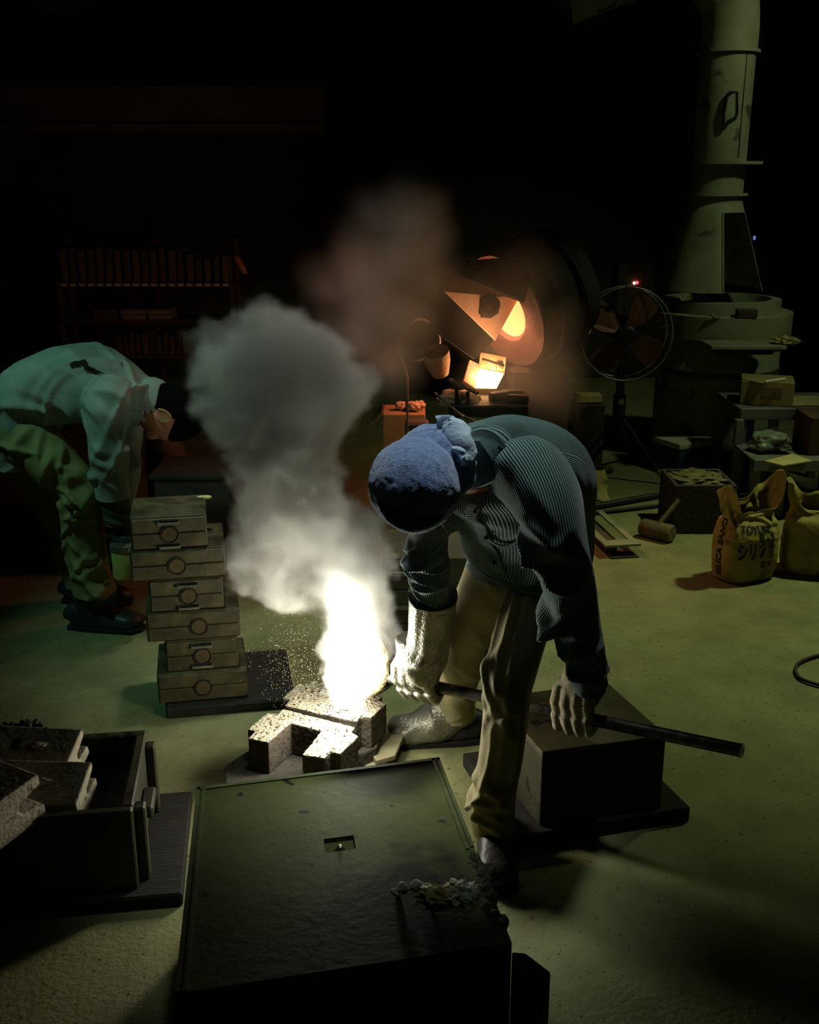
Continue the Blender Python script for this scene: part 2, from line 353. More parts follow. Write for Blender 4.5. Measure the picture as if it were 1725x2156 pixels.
# ------------------------------------------------------------------ box on the floor behind the worker's leg
rb = thing('steel_mould_box', (.44, 2.57, 0), 'plain dark mould box on a board beneath the long pouring rod', 'box')
bl_, br_, fr_, fl_ = (.226, 2.673), (.551, 2.759), (.647, 2.463), (.325, 2.377)
obj('body', MB().prism([fl_, fr_, br_, bl_], .042, .238, bev=.004), FLASK_DK, rb)
lid = lambda a, b: (a[0] * 1.0 + b[0] * 0, a[1])
obj('top_plate', MB().prism([fl_, fr_, br_, bl_], .238, .250, bev=.003), mat('paler_top', lin(78, 72, 46), lin(100, 92, 60), scale=9, rough=.7, spots=lin(30, 26, 18), sscale=12, sthr=.63), rb)  # top plate a paler brown than the box sides
obj('base_board', MB().prism([(.266, 2.335), (.724, 2.464), (.60, 2.85), (.15, 2.74)], .0, .041, bev=.004), WOODB, rb)

# ------------------------------------------------------------------ the two sand cores being poured, their bases, loose plates
CA = math.radians(-20)
bo = [(-.144, -.05), (-.142, .05), (-.112, .053), (-.108, .085), (.09, .075), (.092, .060), (.121, .058), (.121, .031), (.148, .022), (.139, -.073), (.111, -.076), (.106, -.108), (-.117, -.09), (-.119, -.052)]
fo = [(-.146, -.028), (-.14, .074), (-.11, .081), (-.109, .112), (.122, .083), (.124, .053), (.15, .041), (.142, -.063), (.114, -.06), (.113, -.096), (.05, -.1), (.045, .031), (-.051, .043), (-.06, -.073), (-.121, -.071), (-.123, -.03)]
def core_mesh(poly, z0, z1, loc, seed):
    bm = bmesh.new(); c, s = math.cos(CA), math.sin(CA); n = len(poly)
    vs = [bm.verts.new((loc[0] + c * x - s * y, loc[1] + s * x + c * y, z0)) for x, y in poly]
    f = bm.faces.new(vs); r = bmesh.ops.extrude_face_region(bm, geom=[f])
    for e in r['geom']:
        if isinstance(e, bmesh.types.BMVert): e.co.z = z1
    bmesh.ops.recalc_face_normals(bm, faces=bm.faces)
    bmesh.ops.bevel(bm, geom=bm.edges[:], offset=.005, segments=2, affect='EDGES', profile=.6)
    bmesh.ops.triangulate(bm, faces=bm.faces[:])
    for k in range(5):
        long = [e for e in bm.edges if e.calc_length() > .0065]
        if not long: break
        bmesh.ops.subdivide_edges(bm, edges=long, cuts=1, use_grid_fill=False); bmesh.ops.triangulate(bm, faces=[f for f in bm.faces if len(f.verts) > 3])
    bm.normal_update(); rr = random.Random(seed)
    pits = [(Vector((rr.uniform(-.14, .14), rr.uniform(-.1, .1), z1)), rr.uniform(.003, .009)) for _ in range(46)]
    pits = [(Vector((loc[0] + c * p.x - s * p.y, loc[1] + s * p.x + c * p.y, z1)), q) for p, q in pits]
    for v in bm.verts:
        d = .0012 * mnoise.fractal(v.co * 70, .9, 2, 3)
        dz = 0
        if v.co.z > z1 - .004:
            for p, q in pits:
                l = (v.co - p).length
                if l < q: dz = max(dz, (1 - l / q) * q * 1.4)
        v.co += v.normal * d; v.co.z -= dz
    bm.verts.index_update(); m = MB(); m.add([v.co[:] for v in bm.verts], [[v.index for v in f.verts] for f in bm.faces]); bm.free(); return m
CB, CF = (-.211, 2.818), (-.29, 2.613)
def dark_sides(o):
    """darker brown on the side faces of a core"""
    o.data.materials.append(mat('dark_core_sides', lin(54, 48, 40), lin(76, 68, 56), scale=25, rough=.9, bump=.5, bscale=90))
    for f in o.data.polygons:
        if f.normal.z < .45 and f.center.z < .166 and f.center.z + o.location.z < .16: f.material_index = 1

t1 = thing('sand_core', (*CB, .075), 'porous stepped sand core receiving the white-hot metal', 'sand core', 'porous sand cores on the floor')
dark_sides(obj('body', core_mesh(bo, .077, .172, CB, 1), SAND, t1))
for (a, b, r_, sd) in ((.03, -.055, .034, 5), (.06, -.02, .022, 6), (-.05, .02, .03, 7)):
    q = (CB[0] + math.cos(CA) * a - math.sin(CA) * b, CB[1] + math.sin(CA) * a + math.cos(CA) * b, .174)
    obj('crust_flake', blob(q, (r_, r_ * .6, .0045), sd, .5, 3, 3), SAND, t1)
t2 = thing('sand_core', (*CF, .075), 'porous sand core with an open slot, nearer the large flask', 'sand core', 'porous sand cores on the floor')
dark_sides(obj('body', core_mesh(fo, .077, .172, CF, 2), SAND, t2))
single('core_base', MB().prism([(-.165, -.06), (-.15, .10), (.12, .09), (.15, -.06), (.12, -.115), (-.13, -.105)], 0, .0765, CB, CA, bev=.006), SAND_DK, 'dark burnt block under the core receiving metal', 'block')
single('core_base', MB().prism([(-.195, -.075), (-.16, .085), (.14, .06), (.155, -.06), (.12, -.14), (-.10, -.175), (-.15, -.15)], 0, .0765, CF, CA, bev=.006), SAND_DK, 'dark burnt block under the slotted core', 'block')
PLATE = mat('dull_plate', lin(112, 106, 84), lin(140, 132, 104), scale=10, rough=.6, bump=.2)
single('loose_plate', MB().prism([(-0.1188, 2.752, 0.05)[:2], (-0.0809, 2.848, 0.05)[:2], (-0.0171, 2.82, 0.05)[:2], (-0.0404, 2.707, 0.05)[:2], (-0.0925, 2.678, 0.05)[:2]], .038, .052, bev=.002), PLATE, 'bent dull plate lying beside the sand cores near the boot', 'plate')
single('loose_plate', MB().prism([(-0.1244, 2.682, 0.02)[:2], (-0.1083, 2.749, 0.02)[:2], (-0.0596, 2.738, 0.02)[:2], (-0.0805, 2.612, 0.02)[:2], (-0.1182, 2.588, 0.02)[:2]], .0, .036, bev=.003), PLATE, 'dull plate half under the bent plate, touching the large flask', 'plate')

# ------------------------------------------------------------------ casting box with channel castings at the left edge
BA = math.radians(8)
cbx = thing('casting_box', (-.86, 2.28, 0), 'dark wooden casting box on a board at the left edge', 'box')
cw, cd, chh = .46, .38, .205; bc = (-.875, 2.29)
for (x, y, w_, d_, nm) in ((0, -cd / 2 + .0125, cw, .025, 'wall_board'), (0, cd / 2 - .0125, cw, .025, 'wall_board'), (cw / 2 - .0125, 0, .025, cd - .05, 'wall_board'), (-cw / 2 + .0125, 0, .025, cd - .05, 'wall_board')):
    obj(nm, MB().box((x, y, .035 + chh / 2), (w_, d_, chh), .004).xf((*bc, 0), BA), FLASK_DK, cbx)
obj('sand_fill', MB().box((0, 0, .035 + chh * .27), (cw - .05, cd - .05, chh * .54), .0).xf((*bc, 0), BA), SAND_DK, cbx)
for y in (-.14, .14): obj('side_batten', MB().box((cw / 2 + .012, y, .13), (.024, .035, .19), .004).xf((*bc, 0), BA), FLASK_DK, cbx)
obj('lug', MB().box((cw / 2 + .016, -.02, .155), (.03, .10, .03), .005).xf((*bc, 0), BA), FLASK_DK, cbx)
obj('base_board', MB().box((.03, 0, .0175), (cw + .14, cd + .06, .035), .005).xf((*bc, 0), BA), WOODB, cbx)
CASTM = mat('grey_casting', lin(140, 134, 116), lin(176, 168, 146), scale=16, rough=.75, bump=.4, bscale=70, spots=lin(48, 46, 36), sscale=18, sthr=.62)
def channel(c, ang, w_, h_, ln_, tilt, label):
    """C-section casting; its open end looks toward the pouring"""
    pr = [(-w_ / 2, -h_ / 2), (w_ / 2, -h_ / 2), (w_ / 2, -h_ * .22), (w_ * .05, -h_ * .10), (-.0, 0), (w_ * .05, h_ * .14), (w_ / 2, h_ * .26), (w_ / 2, h_ / 2), (-w_ / 2, h_ / 2)]
    t = thing('channel_casting', c, label, 'casting', 'channel castings on the box')
    R = Matrix.Rotation(ang, 3, 'Z') @ Matrix.Rotation(tilt, 3, 'X'); V = []; k = len(pr)
    for s_ in (0, -ln_):
        for (a, b) in pr: V.append(Vector(c) + R @ Vector((s_, a, b)))
    F = [tuple(range(k)), tuple(range(2 * k - 1, k - 1, -1))] + [(i, i + k, (i + 1) % k + k, (i + 1) % k) for i in range(k)]
    o = obj('body', MB().add(V, F), CASTM, t); bv = o.modifiers.new('bevel', 'BEVEL'); bv.width = .004; bv.segments = 2; mod_apply(o)
    obj('burr', blob(Vector(c) + R @ Vector((-ln_ * .4, 0, h_ / 2)), (.022, .014, .006), int(abs(c[0]) * 90), .6, 4, 3), CASTM, t, smooth=60)
    return t
channel((-0.7988, 2.34, 0.2523), math.radians(-6), .115, .085, .22, .35, 'notched grey casting with a bright end face, upper one on the box')
channel((-0.7451, 2.22, 0.2299), math.radians(-3), .125, .080, .24, .35, 'notched grey casting below the brighter one, resting on the box wall')
channel((-0.8469, 2.07, 0.278), math.radians(-30), .135, .11, .20, .1, 'bulky grey casting cut off by the left picture edge')
for k, (q, r_, lb) in enumerate((((-0.9408, 2.42, 0.2763), .040, 'jagged black slag clump with yellow grit on the casting box'), ((-0.9947, 2.42, 0.2566), .050, 'larger black slag clump at the left edge on the casting box'), ((-0.8611, 2.4, 0.2716), .022, 'small slag crumb with yellow moss-like grit beside the bright casting'))):
    single('slag_clump', blob(q, (r_, r_ * .8, r_ * .7), 40 + k, .7, 3.2, 4), mat('gritty_slag', lin(38, 36, 28), lin(60, 58, 44), scale=20, rough=.8, bump=.8, bscale=80, spots=lin(150, 148, 70), sscale=55, sthr=.66), lb, 'slag', smooth=60)
# ------------------------------------------------------------------ hand ladle with rod, molten metal
RP1 = Vector((0.0347, 2.64, 0.3041)); RP2 = Vector((0.4087, 2.4, 0.3352)); RD = (RP2 - RP1).normalized()
ROD0 = RP1 + (RP2 - RP1) * -.24; ROD1 = RP1 + (RP2 - RP1) * 1.905
LM = Vector((-0.1439, 2.74, 0.3238))                        # centre of the ladle mouth
LA = Vector((-.46, -.80, .12)).normalized()          # out of the mouth
LB = LM - LA * .15
ld = thing('pouring_ladle', tuple(LB), 'clay-lined hand ladle tipped over the core on a long black rod', 'ladle')
LADM = mat('scaled_ladle_clay', lin(70, 54, 38), lin(128, 104, 74), scale=18, rough=.85, bump=.6, bscale=70)
obj('bowl', MB().lathe([(0, -.03), (.04, -.03), (.07, -.02), (.088, .01), (.098, .07), (.102, .13), (.104, .15)], tuple(LB), tuple(LA), 40), LADM, ld, smooth=50)
lin_ = MB().lathe([(.104, .15), (.100, .160), (.092, .162), (.084, .155), (.080, .13), (.074, .06), (.05, .015), (0, .005)], tuple(LB), tuple(LA), 40)
lin_.v = [tuple(Vector(v) + Vector(v).normalized() * .004 * mnoise.noise(Vector(v) * 60)) for v in lin_.v]
obj('lining', lin_, mat('crusty_lining', lin(150, 128, 88), lin(214, 200, 160), scale=60, rough=.9, bump=.9, bscale=120), ld, smooth=60)
obj('rim_band', MB().lathe([(.1035, .10), (.108, .10), (.109, .125), (.1045, .125)], tuple(LB), tuple(LA), 40), IRON, ld, smooth=40)
HOT = mat('molten_metal', lin(255, 240, 220), emit=(1, .93, .80, 1), estr=14)
obj('molten_metal', MB().lathe([(.083, .138), (.06, .145), (0, .147)], tuple(LB), tuple(LA), 32), HOT, ld, smooth=60)
sp = [LM + LA * .012 + Vector((.0, -.004, -.078)), LM + LA * .03 + Vector((0, .01, -.10)), Vector((-0.1795, 2.777, 0.19)), Vector((-0.1821, 2.793, 0.17))]
obj('pouring_stream', MB().tube(spline([tuple(q) for q in sp], 14), [.030 - .0012 * i for i in range(14)], 12), HOT, ld, smooth=60)
obj('rod', MB().tube([tuple(ROD0.lerp(ROD1, i / 10)) for i in range(11)], .0155, 24), mat('black_scaled_pipe', lin(58, 58, 56), lin(110, 108, 102), scale=30, rough=.3, metal=.7, bump=.15, bscale=150), ld, smooth=40)
obj('rod_end_cap', MB().lathe([(.0105, 0), (.0105, -.02), (.0, -.02)], tuple(ROD1), tuple(RD), 20), mat('slot_black', lin(14, 14, 12), rough=.9), ld)
obj('rod_end_ring', MB().lathe([(.0105, .0005), (.0165, .0005), (.0165, -.006), (.0105, -.006)], tuple(ROD1), tuple(RD), 20), mat('worn_bright_steel', lin(150, 150, 130)), ld)

# ------------------------------------------------------------------ people
def uv_mat(name, lo, hi, period, rough=.85, bump=.6, along='x', sheen=.3, var=.35, nscale=9):
    m = bpy.data.materials.new(name); m.use_nodes = True; nt = m.node_tree; N = nt.nodes; L = nt.links; b = N['Principled BSDF']
    b.inputs['Roughness'].default_value = rough; b.inputs['Specular IOR Level'].default_value = .2; b.inputs['Sheen Weight'].default_value = sheen
    uv = N.new('ShaderNodeUVMap'); sx = N.new('ShaderNodeSeparateXYZ'); L.new(uv.outputs[0], sx.inputs[0])
    mu = N.new('ShaderNodeMath'); mu.operation = 'MULTIPLY'; L.new(sx.outputs['X' if along == 'x' else 'Y'], mu.inputs[0]); mu.inputs[1].default_value = 2 * math.pi / period
    sn = N.new('ShaderNodeMath'); sn.operation = 'SINE'; L.new(mu.outputs[0], sn.inputs[0])
    mr = N.new('ShaderNodeMapRange'); L.new(sn.outputs[0], mr.inputs[0]); mr.inputs[1].default_value = -1; mr.inputs[2].default_value = 1
    tc = N.new('ShaderNodeTexCoord'); n = N.new('ShaderNodeTexNoise'); n.inputs['Scale'].default_value = nscale; n.inputs['Detail'].default_value = 5; L.new(tc.outputs['Object'], n.inputs['Vector'])
    m2 = N.new('ShaderNodeMath'); m2.operation = 'MULTIPLY_ADD'; L.new(n.outputs['Fac'], m2.inputs[0]); m2.inputs[1].default_value = var; m2.inputs[2].default_value = -var / 2
    ad = N.new('ShaderNodeMath'); ad.operation = 'ADD'; L.new(mr.outputs[0], ad.inputs[0]); L.new(m2.outputs[0], ad.inputs[1])
    r = N.new('ShaderNodeValToRGB'); r.color_ramp.elements[0].position = .25; r.color_ramp.elements[1].position = .8; r.color_ramp.elements[0].color = lo; r.color_ramp.elements[1].color = hi
    L.new(ad.outputs[0], r.inputs[0]); L.new(r.outputs[0], b.inputs['Base Color'])
    bp = N.new('ShaderNodeBump'); bp.inputs['Strength'].default_value = bump; bp.inputs['Distance'].default_value = .002
    L.new(mr.outputs[0], bp.inputs['Height']); L.new(bp.outputs[0], b.inputs['Normal']); MATS[name] = m; return m
CORD = uv_mat('teal_corduroy', lin(22, 36, 40), lin(112, 142, 142), .0046)
CORD_H = uv_mat('teal_corduroy_across', lin(22, 36, 40), lin(112, 142, 142), .0046, along='y')
KHAKI = mat('khaki_twill', lin(132, 124, 92), lin(158, 148, 112), scale=8, rough=.75, bump=.12, bscale=220, spots=lin(104, 98, 70), sscale=7, sthr=.66, spec=.3)
TOWEL = mat('blue_terry_towel', lin(108, 132, 192), lin(150, 172, 220), scale=120, rough=1, bump=.55, bscale=420, sheen=.7, spec=.05)
TOWEL_L = mat('pale_blue_towel', lin(164, 182, 216), lin(196, 210, 230), scale=30, rough=.95, bump=.3, bscale=120, sheen=.4, spec=.05)
ALU = mat('aluminised_leather', lin(112, 110, 98), lin(152, 150, 136), scale=14, rough=.4, metal=.55, bump=.35, bscale=120, spots=lin(84, 80, 68), sscale=30, sthr=.70)
KNIT = uv_mat('cotton_knit', lin(170, 158, 130), lin(226, 214, 186), .0034, rough=.95, bump=.8)
KNITP = mat('cotton_knit_plain', lin(196, 184, 154), lin(226, 214, 186), scale=160, rough=.95, bump=.6, bscale=420)
SKIN = mat('skin', lin(150, 104, 76), lin(172, 122, 90), scale=20, rough=.6)
SHOE = mat('black_boot_leather', lin(26, 26, 28), lin(44, 44, 46), scale=12, rough=.5, bump=.2, bscale=60)

def frame(up, face):
    u = Vector(up).normalized(); f = Vector(face); f = (f - f.dot(u) * u).normalized(); s = f.cross(u); return s, f, u
def head_mesh(c, up, face, k=1.0):
    s, f, u = frame(up, face); c = Vector(c); m = MB(); nu_, nv_ = 40, 30; V = []
    for i in range(nv_ + 1):
        ph = math.pi * i / nv_; z = math.cos(ph)
        for j in range(nu_):
            t = 2 * math.pi * j / nu_; x, y = math.sin(ph) * math.sin(t), math.sin(ph) * math.cos(t)   # y = face
            w = .076 * (1 - .22 * max(0, -z)); d = .096 * (1 - .10 * max(0, -z)) if y > 0 else .098 * (1 - .35 * max(0, -z - .1)); h = .118
            px, py, pz = x * w, y * d, z * h
            if y > 0:
                py += .022 * math.exp(-(px / .011) ** 2 - ((pz + .012) / .022) ** 2)          # nose
                py -= .010 * (math.exp(-((abs(px) - .031) / .014) ** 2 - ((pz - .012) / .012) ** 2))   # eye sockets
                py += .006 * math.exp(-(px / .022) ** 2 - ((pz + .052) / .007) ** 2) - .004 * math.exp(-(px / .026) ** 2 - ((pz + .046) / .003) ** 2)   # lips
                py += .008 * math.exp(-(px / .02) ** 2 - ((pz + .085) / .016) ** 2)          # chin
            V.append(c + (s * px + f * py + u * pz) * k)
    F = []
    for i in range(nv_):
        for j in range(nu_): F.append((i * nu_ + j, i * nu_ + (j + 1) % nu_, (i + 1) * nu_ + (j + 1) % nu_, (i + 1) * nu_ + j))
    m.add(V, F)
    for sd in (-1, 1):                                                   # ears: shell, rim, lobe
        ec = c + (s * sd * .078 - f * .004 + u * .002) * k; R = Matrix((s * sd, f, u)).transposed()
        m2 = blob(ec, (.006 * k, .017 * k, .028 * k), 1, .05, 2, 3, rot=R); m.add(m2.v, m2.f)
        rim = [ec + (s * sd * .008 + f * .019 * math.cos(a) + u * .031 * math.sin(a)) * k for a in np.linspace(-1.2, 4.0, 16)]
        m.tube(rim, .0048 * k, 8)
    return m
def glove(center, rod_dir, wrist_dir, rod_r, k=1.0, flip=1):
    """hand closed on a rod: palm, four fingers and a thumb, one skin"""
    r = Vector(rod_dir).normalized(); wv = Vector(wrist_dir); wv = (wv - wv.dot(r) * r).normalized(); n = r.cross(wv) * flip; c = Vector(center); m = MB()
    P_ = lambda a, R, o: c + r * o + (wv * math.cos(a) + n * math.sin(a)) * R
    for i, o in enumerate((-.033, -.011, .011, .032)):
        fr = (.0115, .0125, .0125, .0112)[i] * k; ln_ = (4.1, 4.5, 4.6, 4.2)[i]
        if i == 0: ln_ = 3.9
        R = rod_r + fr * .95; pts = [c + r * o * .9 * k + wv * .062 * k + n * (R + .006)] + [c + r * o * k + wv * .03 * k + n * (R + .010 * k)]
        for q in range(9):
            a = 1.15 + (ln_ - 1.15) * q / 8; pts.append(P_(a, R * (1.12 if q in (1, 4) else 1), o * k))
        m.tube(pts, [fr * 1.05, fr * 1.1] + [fr * (1.08 if q in (1, 4) else 1 - .02 * q) for q in range(9)], 12)
    # palm and back of the hand
    m.add(*(lambda b: (b.v, b.f))(blob(c + wv * .048 * k + n * (rod_r + .014) * .9, (.046 * k, .038 * k, .021 * k), 3, .05, 2, 3, rot=Matrix((r, wv, n)).transposed())))
    m.tube([c + wv * .05 * k + n * .012, c + wv * .085 * k + n * .010, c + wv * .115 * k + n * .004], [.034 * k, .031 * k, .030 * k], 20)
    th = [c + wv * .065 * k - r * .028 * k + n * .0, c + wv * .042 * k - r * .042 * k - n * .014, P_(5.75, rod_r + .013 * k, -.040 * k), P_(5.2, rod_r + .012 * k, -.026 * k), P_(4.75, rod_r + .012 * k, -.012 * k)]
    m.tube(spline([tuple(q) for q in th], 10), [.017 * k, .0165 * k, .016 * k, .015 * k, .0145 * k, .014 * k, .0135 * k, .013 * k, .012 * k, .010 * k], 12)
    return m
def remesh(o, vox, smooth=6):
    r = o.modifiers.new('skin', 'REMESH'); r.mode = 'VOXEL'; r.voxel_size = vox; s = o.modifiers.new('relax', 'SMOOTH'); s.iterations = smooth; s.factor = .5
    mod_apply(o); o.data.shade_smooth(); return o
def shoe(ankle, toe_dir, L_=.27, k=1.0):
    d = Vector((toe_dir[0], toe_dir[1], 0)).normalized(); a = Vector((ankle[0], ankle[1], 0)); sd = (-d.y, d.x, 0)
    up = loft([(a - d * .085 + Vector((0, 0, .035)), .008, .006), (a - d * .08 + Vector((0, 0, .045)), .030, .040), (a - d * .03 + Vector((0, 0, .055)), .040, .052), (a + d * .05 + Vector((0, 0, .048)), .043, .044),
               (a + d * .12 + Vector((0, 0, .038)), .048, .034), (a + d * (L_ - .12) + Vector((0, 0, .034)), .046, .030), (a + d * (L_ - .095) + Vector((0, 0, .030)), .026, .020), (a + d * (L_ - .085) + Vector((0, 0, .026)), .005, .004)], sd, 28, 40, rough=.001, power=2.6, close0=True, close1=True)
    sh = loft([(a + Vector((0, 0, .05)), .045, .05), (a - d * .01 + Vector((0, 0, .10)), .044, .050), (a - d * .012 + Vector((0, 0, .17)), .047, .052)], sd, 28, 14, rough=.0015)
    so = MB().prism([(-.088, -.03), (-.088, .03), (-.02, .042), (.08, .046), (L_ - .11, .05), (L_ - .085, .02), (L_ - .085, -.02), (L_ - .11, -.05), (.08, -.046), (-.02, -.042)], 0, .018, (a.x, a.y), math.atan2(d.y, d.x), bev=.003)
    return merge(MB().add(up.v, up.f), MB().add(sh.v, sh.f)), so

# ---- the worker pouring
wk = thing('person', (.26, 2.52, 0), 'bent-over person in blue towel headwrap, corduroy shirt and khaki trousers, tipping the ladle', 'person')
LAT = (.53, -.70, .47)
HC = Vector((0.0273, 2.2, 0.9917)); HUP = (-.42, -.80, -.22); HFACE = (-.35, .1, -1)
neck = MB().tube([tuple(HC), (0.094, 2.26, 0.9993), (0.1438, 2.33, 0.9915)], [.050, .048, .054], 20)
hb = head_mesh(HC, HUP, HFACE); chest = loft([((0.2677, 2.56, 0.7189), .12, .09), ((0.2049, 2.42, 0.9172), .14, .09), ((0.142, 2.3, 0.9994), .08, .06)], LAT, 30, 20, rough=0, close0=True, close1=True)
body = obj('body', merge(MB().add(hb.v, hb.f), neck, MB().add(chest.v, chest.f)), SKIN, wk); remesh(body, .005, 3)
gl = MB(); gl.tube([(0.0646, 2.16, 0.9107), (0.0744, 2.155, 0.8978), (0.0802, 2.15, 0.8891)], [.0022, .0022, .002], 6)
obj('spectacle_arm', gl, mat('tan_plastic', lin(150, 110, 80), rough=.4), wk)
# headwrap
sM, fM, uM = frame(HUP, HFACE); RH = Matrix((sM, fM, uM)).transposed()
def fuzzy(mb, a=.0016, f=55):
    mb.v = [tuple(Vector(v) + Vector((mnoise.noise(Vector(v) * f), mnoise.noise(Vector(v) * f + Vector((9, 0, 0))), mnoise.noise(Vector(v) * f + Vector((0, 9, 0))))) * a) for v in mb.v]; return mb
dome = blob((0.0112, 2.165, 0.9872), (.0965, .101, .094), 2, .035, 1.7, 6, rot=RH)
cap = obj('towel_headwrap', fuzzy(dome, .0012, 300), TOWEL, wk, smooth=80)
wr = blob((0.0552, 2.215, 1.02), (.089, .083, .066), 5, .06, 1.6, 6, rot=RH)
obj('towel_fold', fuzzy(wr, .0012, 300), TOWEL, cap, smooth=80)
rl = [(-0.0599, 2.11, 0.9649), (-0.031, 2.09, 0.9381), (0.009, 2.085, 0.9267), (0.0503, 2.1, 0.9359), (0.0747, 2.12, 0.9559)]
obj('towel_roll', fuzzy(MB().tube(spline(rl, 40), [.006 + .009 * math.sin(math.pi * i / 39) for i in range(40)], 14), .0018, 170), TOWEL, cap, smooth=80)
kn = loft([((0.0795, 2.2, 1.117), .012, .010), ((0.0883, 2.195, 1.102), .026, .020), ((0.0991, 2.19, 1.079), .030, .030), ((0.1092, 2.188, 1.049), .027, .034), ((0.1157, 2.19, 1.018), .018, .026), ((0.1142, 2.195, 0.9982), .007, .010)], (1, .2, 0), 36, 50, folds=rand_folds(3, 14, .1, .9, None, (.4, .8), (.002, .005), (.02, .05), .1), rough=.001, close0=True, close1=True)
obj('towel_knot', kn, TOWEL_L, cap, smooth=80)
def sheet(rows, name, m, parent, th=.003):
    a = np.array(rows, float); nr, nc = a.shape[:2]; mb = MB(); mb.v = [tuple(p) for p in a.reshape(-1, 3)]
    for i in range(nr - 1):
        for j in range(nc - 1): mb.f.append((i * nc + j, i * nc + j + 1, (i + 1) * nc + j + 1, (i + 1) * nc + j))
    o = obj(name, mb, m, parent); sd = o.modifiers.new('solid', 'SOLIDIFY'); sd.thickness = th; ss = o.modifiers.new('sub', 'SUBSURF'); ss.levels = ss.render_levels = 2; mod_apply(o); o.data.shade_smooth(); return o
sheet([[(0.05, 2.19, 1.13), (0.0638, 2.2, 1.127), (0.0802, 2.195, 1.13), (0.0972, 2.205, 1.124)], [(0.0567, 2.185, 1.121), (0.0678, 2.2, 1.117), (0.0821, 2.19, 1.119), (0.0984, 2.205, 1.11)], [(0.055, 2.19, 1.107), (0.0689, 2.2, 1.105), (0.0853, 2.195, 1.105), (0.1016, 2.207, 1.098)], [(0.0581, 2.195, 1.094), (0.074, 2.203, 1.095), (0.0876, 2.2, 1.091), (0.1019, 2.21, 1.083)]], 'towel_tail', TOWEL_L, cap)
sheet([[(0.0825, 2.16, 1.071), (0.0938, 2.155, 1.076), (0.1081, 2.15, 1.072), (0.1171, 2.155, 1.064)], [(0.0839, 2.145, 1.069), (0.095, 2.135, 1.071), (0.1074, 2.133, 1.067), (0.1145, 2.14, 1.061)], [(0.0875, 2.16, 1.059), (0.0958, 2.15, 1.055), (0.1052, 2.145, 1.054), (0.1122, 2.15, 1.054)]], 'towel_loop', TOWEL_L, cap)
LEAF = mat('printed_leaf_green', lin(22, 74, 78), rough=.9)
for (a, b, c_) in (((0.0808, 2.183, 1.125), (0.0875, 2.183, 1.133), (0.0837, 2.183, 1.132)), ((0.076, 2.183, 1.118), (0.0857, 2.183, 1.121), (0.0808, 2.183, 1.123)), ((0.0673, 2.182, 1.11), (0.0741, 2.182, 1.114), (0.0712, 2.182, 1.115))):
    obj('leaf_print', MB().plate([a, b, c_], .001), LEAF, cap)

# shirt
tor = loft([((0.2811, 2.585, 0.5881), .150, .118), ((0.2932, 2.6, 0.6351), .162, .128), ((0.2964, 2.585, 0.7103), .165, .130), ((0.276, 2.51, 0.8206), .172, .132), ((0.2397, 2.42, 0.9229), .186, .130), ((0.1952, 2.345, 0.9909), .172, .108), ((0.1737, 2.315, 1.015), .112, .080), ((0.1551, 2.285, 1.017), .066, .056)], LAT, 120, 150, power=2.3,
           folds=rand_folds(1, 16, .05, .85, 4.7, (.4, .9), (.003, .009), (.015, .05), .2) + [(.56, 5.2, .012, .03, .8, .25), (.46, 5.3, .010, .03, .7, .3), (.36, 5.1, .010, .03, .8, .3)], rough=.0015)
sl_l = loft([((0.2186, 2.32, 0.978), .070, .075), ((0.2545, 2.265, 0.9843), .080, .080), ((0.2887, 2.215, 0.9438), .074, .074), ((0.3124, 2.205, 0.8731), .066, .066), ((0.3425, 2.26, 0.7669), .060, .060), ((0.3723, 2.305, 0.6642), .054, .054), ((0.4058, 2.35, 0.5564), .050, .050), ((0.4252, 2.38, 0.4816), .0425, .0425), ((0.4276, 2.383, 0.4653), .0415, .0415)], (1, .3, 0), 96, 170, power=2.1,
            folds=rand_folds(2, 18, .30, .66, 2.7, (.4, .9), (.008, .018), (.010, .022), .10) + rand_folds(22, 18, .6, .95, 2.6, (.5, 1.1), (.006, .014), (.008, .018), .06) + rand_folds(23, 8, .1, .4, 1.9, (.3, .6), (.004, .009), (.02, .05), .3))
sl_r = loft([((0.1342, 2.42, 0.8945), .070, .070), ((0.0855, 2.43, 0.8663), .068, .068), ((0.0509, 2.45, 0.81), .052, .052), ((0.0462, 2.48, 0.7343), .047, .047), ((0.0505, 2.505, 0.6704), .048, .048), ((0.0548, 2.53, 0.6046), .044, .044), ((0.0567, 2.55, 0.5455), .042, .042)], (1, 0, 0), 84, 120, power=2.1,
            folds=rand_folds(4, 20, .42, .95, 2.2, (.6, 1.3), (.005, .013), (.012, .024), .08))
shirt = obj('shirt', merge(tor, sl_l, sl_r), CORD, wk, smooth=80)
cf = loft([((0.4247, 2.378, 0.485), .0445, .0445), ((0.427, 2.381, 0.4712), .0455, .0455), ((0.4297, 2.388, 0.4379), .0445, .0445), ((0.4329, 2.394, 0.4148), .042, .042), ((0.4329, 2.394, 0.4135), .036, .036)], (1, .3, 0), 64, 30, rough=.0008)
cuff = obj('cuff', cf, CORD_H, shirt, smooth=60)
obj('cuff_button', MB().lathe([(0, .004), (.005, .004), (.006, .001), (.006, -.002)], (0.4466, 2.345, 0.4809), (.35, -1, .2), 14), mat('slot_black', lin(14, 14, 12)), shirt, smooth=40)
